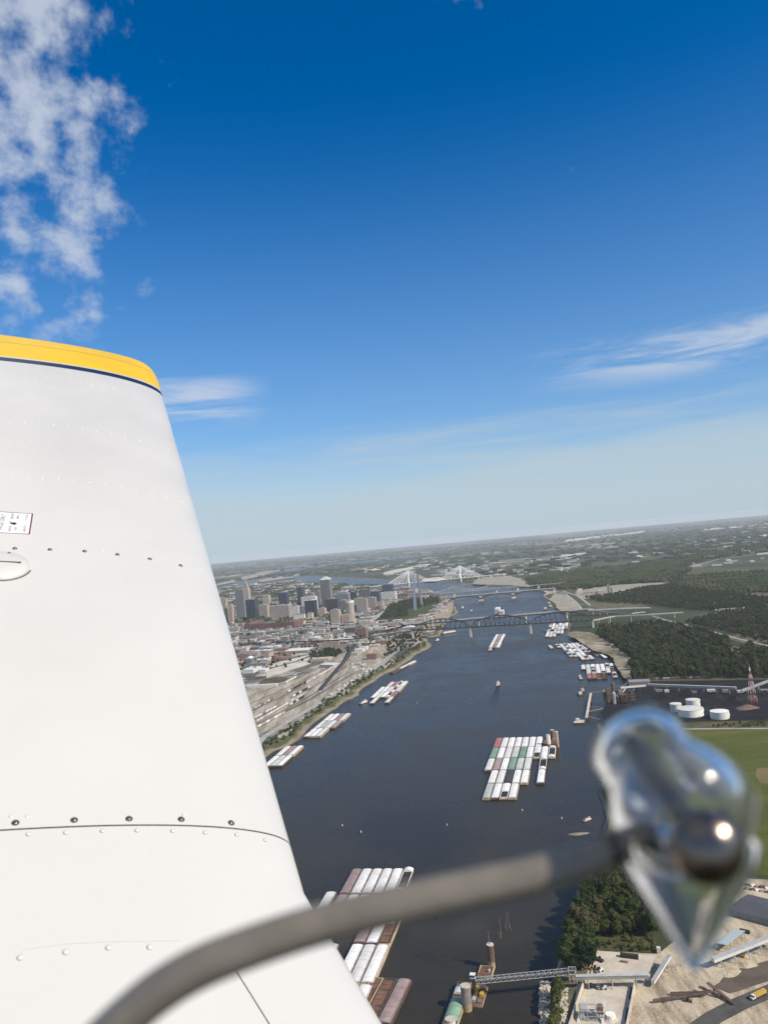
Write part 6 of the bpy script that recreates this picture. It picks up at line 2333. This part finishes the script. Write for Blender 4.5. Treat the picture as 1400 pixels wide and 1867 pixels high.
# fuel placard: white plate, dark red frame, lettering running up the span
sA, cA = on_wing(61, 938, 1.4); sB, cB = on_wing(54, 976, 1.2)
pw, phh = 0.150, abs(sA - sB)
pc, ps = (cA + cB) / 2 + pw / 2, (sA + sB) / 2
plc = link('placard', None, plane_)
place(plc, ps, pc, .0018)
HX, HY = pw / 2, phh / 2
M_PLW = paint('placard_white', (0.78, 0.77, 0.76), 0.4)
M_PLR = paint('placard_red', (0.13, 0.006, 0.02), 0.4)
M_PLK = paint('placard_ink', (0.02, 0.02, 0.025), 0.5)
MB().box(-HX, HX, -HY, HY, -.0008, .0006).build('plate', M_PLW, plc)
mb = MB()
mb.box(HX - .0042, HX, -HY, HY, .0006, .0010)
mb.box(-HX, HX - .0042, HY - .0035, HY, .0006, .0010)
mb.box(-HX, HX - .0042, -HY, -HY + .0035, .0006, .0010)
mb.build('frame', M_PLR, plc)


def lettering(txt, x, y, size, share):
    cu = bpy.data.curves.new('lettering', 'FONT')
    cu.body = txt
    cu.size = size
    cu.align_x, cu.align_y = 'CENTER', 'CENTER'
    cu.materials.append(M_PLK)
    tmp = bpy.data.objects.new('lettering', cu)
    COL.objects.link(tmp)
    dg = bpy.context.evaluated_depsgraph_get()
    me = bpy.data.meshes.new_from_object(tmp.evaluated_get(dg))
    bpy.data.objects.remove(tmp)
    o = link('lettering', me, plc)
    xs = [v.co.x for v in me.vertices]
    squash = share * 2 * HY / (max(xs) - min(xs))
    o.matrix_local = Matrix(((0, -1, 0, x), (squash, 0, 0, y), (0, 0, 1, .0009), (0, 0, 0, 1)))
    return o


lettering('AVGAS ONLY', HX - .084, 0.0, .020, .76)
lettering('GRADE', HX - .058, HY * .60, .0125, .28)
lettering('100LL', HX - .042, HY * .60, .0105, .24)
lettering('GRADE', HX - .058, -HY * .58, .0125, .28)
lettering('100', HX - .042, -HY * .58, .0105, .18)
lettering('25 GAL', HX - .017, HY * .60, .0105, .26)
lettering('CAPACITY', HX - .017, -HY * .52, .0105, .34)
mb = MB()
mb.add([(HX - .064, HY * .22, .0009), (HX - .058, 0, .0009), (HX - .048, HY * .05, .0009), (HX - .040, -HY * .08, .0009), (HX - .048, -HY * .22, .0009), (HX - .060, -HY * .12, .0009)], [(0, 5, 4, 3, 2, 1)])
mb.build('drop_mark', M_PLK, plc)

# fuel filler cap: oval fairing with a lid seam
sC, cC = on_wing(2, 1033, 1.0)
cap_ = link('fuel_cap', None, plane_)
place(cap_, sC, cC, .001)
mb = MB()
n = 32
vs = []
for i in range(6):
    a = math.pi / 2 * i / 5
    for k in range(n):
        b_ = 2 * math.pi * k / n
        vs.append((.074 * math.cos(a) ** .6 * math.cos(b_), .082 * math.cos(a) ** .6 * math.sin(b_), .018 * math.sin(a)))
mb.add(vs, [(i * n + k, i * n + (k + 1) % n, (i + 1) * n + (k + 1) % n, (i + 1) * n + k) for i in range(5) for k in range(n)])
mb.build('cap_fairing', M_WING, cap_, True)
MB().bar((-.065, -.008, .0185), (.050, -.008, .0185), .003, .003).build('lid_seam', M_SEAM, cap_)
mb = MB()
pts = [(.078 * math.cos(a), .087 * math.sin(a), .001) for a in frange(-math.pi * .95, -.25, 24)]
mb.tube(pts, .0022, 6)
mb.build('gasket', M_SEAM, cap_)
mb = MB(); dome(mb, .005, .002, 10); o = mb.build('cap_screw', M_SCREW, cap_, True); o.location = (.015, .055, .0145)

# ------------------------------------------------------------------ clear knob on a bent tube inside the cabin
M_TUBE = material('grey_rubber', lambda t, out: bsdf(t, out, t.ramp(t.noise(t.new('ShaderNodeTexCoord').outputs['Object'], 90, 5, .6), [(0.3, (0.14, 0.122, 0.097)), (0.7, (0.19, 0.166, 0.132))]), 0.2))
M_CORE = material('black_rod', lambda t, out: bsdf(t, out, (0.035, 0.033, 0.033), 0.42))
M_STUD = material('dark_stud_metal', lambda t, out: bsdf(t, out, (0.2, 0.165, 0.14), 0.24, 1.0))


def fn_clear(t, out):
    b_ = bsdf(t, out, (0.97, 0.98, 0.99), 0.05, IOR=1.49, **{'Transmission Weight': 1.0})


M_CLEAR = material('clear_acrylic', fn_clear)
DK = 0.18
fit = thing('tube_fitting', 'blurred clear plastic knob with dark metal stud on a bent grey tube', 'cabin fitting', camP(1230, 1520, DK))


def rel(px, py, dp=0.0):
    return camP(px, py, DK + dp) - fit.location


def smooth_path(pts, k=6):
    out = []
    for i in range(len(pts) - 1):
        p0, p1, p2, p3 = (pts[max(i - 1, 0)], pts[i], pts[i + 1], pts[min(i + 2, len(pts) - 1)])
        for j in range(k):
            t = j / k
            out.append(.5 * (2 * p1 + (p2 - p0) * t + (2 * p0 - 5 * p1 + 4 * p2 - p3) * t * t + (3 * p1 - p0 - 3 * p2 + p3) * t ** 3))
    return out + [pts[-1]]


PXU = DK / F
tube_px = [(170, 1915), (225, 1862), (290, 1808), (365, 1764), (460, 1726), (570, 1690), (700, 1656), (840, 1625), (948, 1602), (1030, 1581), (1110, 1553)]
tp = smooth_path([rel(x, y) for x, y in tube_px])
MB().tube(tp, [(41 - 11 * i / (len(tp) - 1)) * PXU for i in range(len(tp))], 20).build('sleeve', M_TUBE, fit, True)
tp = smooth_path([rel(*q) for q in ((1080, 1564), (1130, 1545), (1190, 1525))])
MB().tube(tp, 29 * PXU, 16).build('rod', M_CORE, fit, True)


def lathe(name, a, b_, prof, mat, flat=1.0, n=40):
    """turned body along the way from a to b_, radii in photograph pixels"""
    d = b_ - a
    u = d.normalized()
    e1 = (CRIGHT - u * CRIGHT.dot(u)).normalized()
    e2 = u.cross(e1)
    vs = [a + d * t_ + (e1 * math.cos(2 * math.pi * k / n) + e2 * math.sin(2 * math.pi * k / n) * flat) * r_ * PXU for t_, r_ in prof for k in range(n)]
    fs = [(i * n + k, i * n + (k + 1) % n, (i + 1) * n + (k + 1) % n, (i + 1) * n + k) for i in range(len(prof) - 1) for k in range(n)]
    mb = MB().add(vs, fs + [tuple(range(n))[::-1], tuple(range(len(vs) - n, len(vs)))])
    # hollow: an inner wall facing the other way
    k = len(prof)
    inn = [(.06 + .88 * t_, r_ * .80) for t_, r_ in prof]
    vi = [a + d * t_ + (e1 * math.cos(2 * math.pi * j / n) + e2 * math.sin(2 * math.pi * j / n) * flat) * r_ * PXU for t_, r_ in inn for j in range(n)]
    mb.add(vi, [f[::-1] for f in fs] + [tuple(range(n)), tuple(range(len(vi) - n, len(vi)))[::-1]])
    return mb.build(name, mat, fit, True)


# barrel with the screw inside it, and the pointed lever hanging below
lathe('knob_barrel', rel(1140, 1330, .017), rel(1288, 1545, -.014), [(0, 30), (.03, 62), (.1, 88), (.2, 98), (.35, 92), (.45, 96), (.6, 118), (.75, 128), (.88, 122), (.96, 98), (1, 50)], M_CLEAR)
lathe('knob_lever', rel(1250, 1500, .004), rel(1266, 1772, -.002), [(0, 60), (.05, 112), (.14, 134), (.26, 128), (.42, 104), (.6, 74), (.78, 46), (.92, 22), (1, 4)], M_CLEAR, .5)
mb = MB()
mb.tube([rel(1150, 1352, .013), rel(1190, 1410, .006), rel(1240, 1480, -.003), rel(1275, 1530, -.011)], [18 * PXU, 24 * PXU, 22 * PXU, 18 * PXU], 20)
mb.build('inner_screw', M_CORE, fit, True)
mb = MB()
cs0 = rel(1286, 1541, -.0155)
vw = (camP(1283, 1538, DK) - EYE).normalized()
q1 = vw.orthogonal().normalized(); q2 = vw.cross(q1)
vs = []
for i in range(9):
    a = math.pi / 2 * i / 8
    for k in range(28):
        b_ = 2 * math.pi * k / 28
        vs.append(cs0 + (q1 * math.cos(b_) + q2 * math.sin(b_)) * 63 * PXU * math.cos(a) - vw * 54 * PXU * math.sin(a))
mb.add(vs, [(i * 28 + k, i * 28 + (k + 1) % 28, (i + 1) * 28 + (k + 1) % 28, (i + 1) * 28 + k) for i in range(8) for k in range(28)])
mb.build('stud', M_STUD, fit, True)

# ------------------------------------------------------------------ haze
hm = bpy.data.materials.new('haze')
hm.use_nodes = True
hm.node_tree.nodes.clear()
t = NT(hm.node_tree)
out = t.new('ShaderNodeOutputMaterial')
pv_ = t.new('ShaderNodeVolumePrincipled')
pv_.inputs['Color'].default_value = (0.88, 0.94, 1.0, 1)
pv_.inputs['Density'].default_value = 2.5e-5
pv_.inputs['Anisotropy'].default_value = 0.0
t.l.new(pv_.outputs[0], out.inputs['Volume'])
hz_ = MB().box(-42300, 42300, -1000, 42300, -2.5, CAMH + 8).build('haze', hm)
tag(hz_, 'thin bluish haze over river, city and plain', kind='stuff')
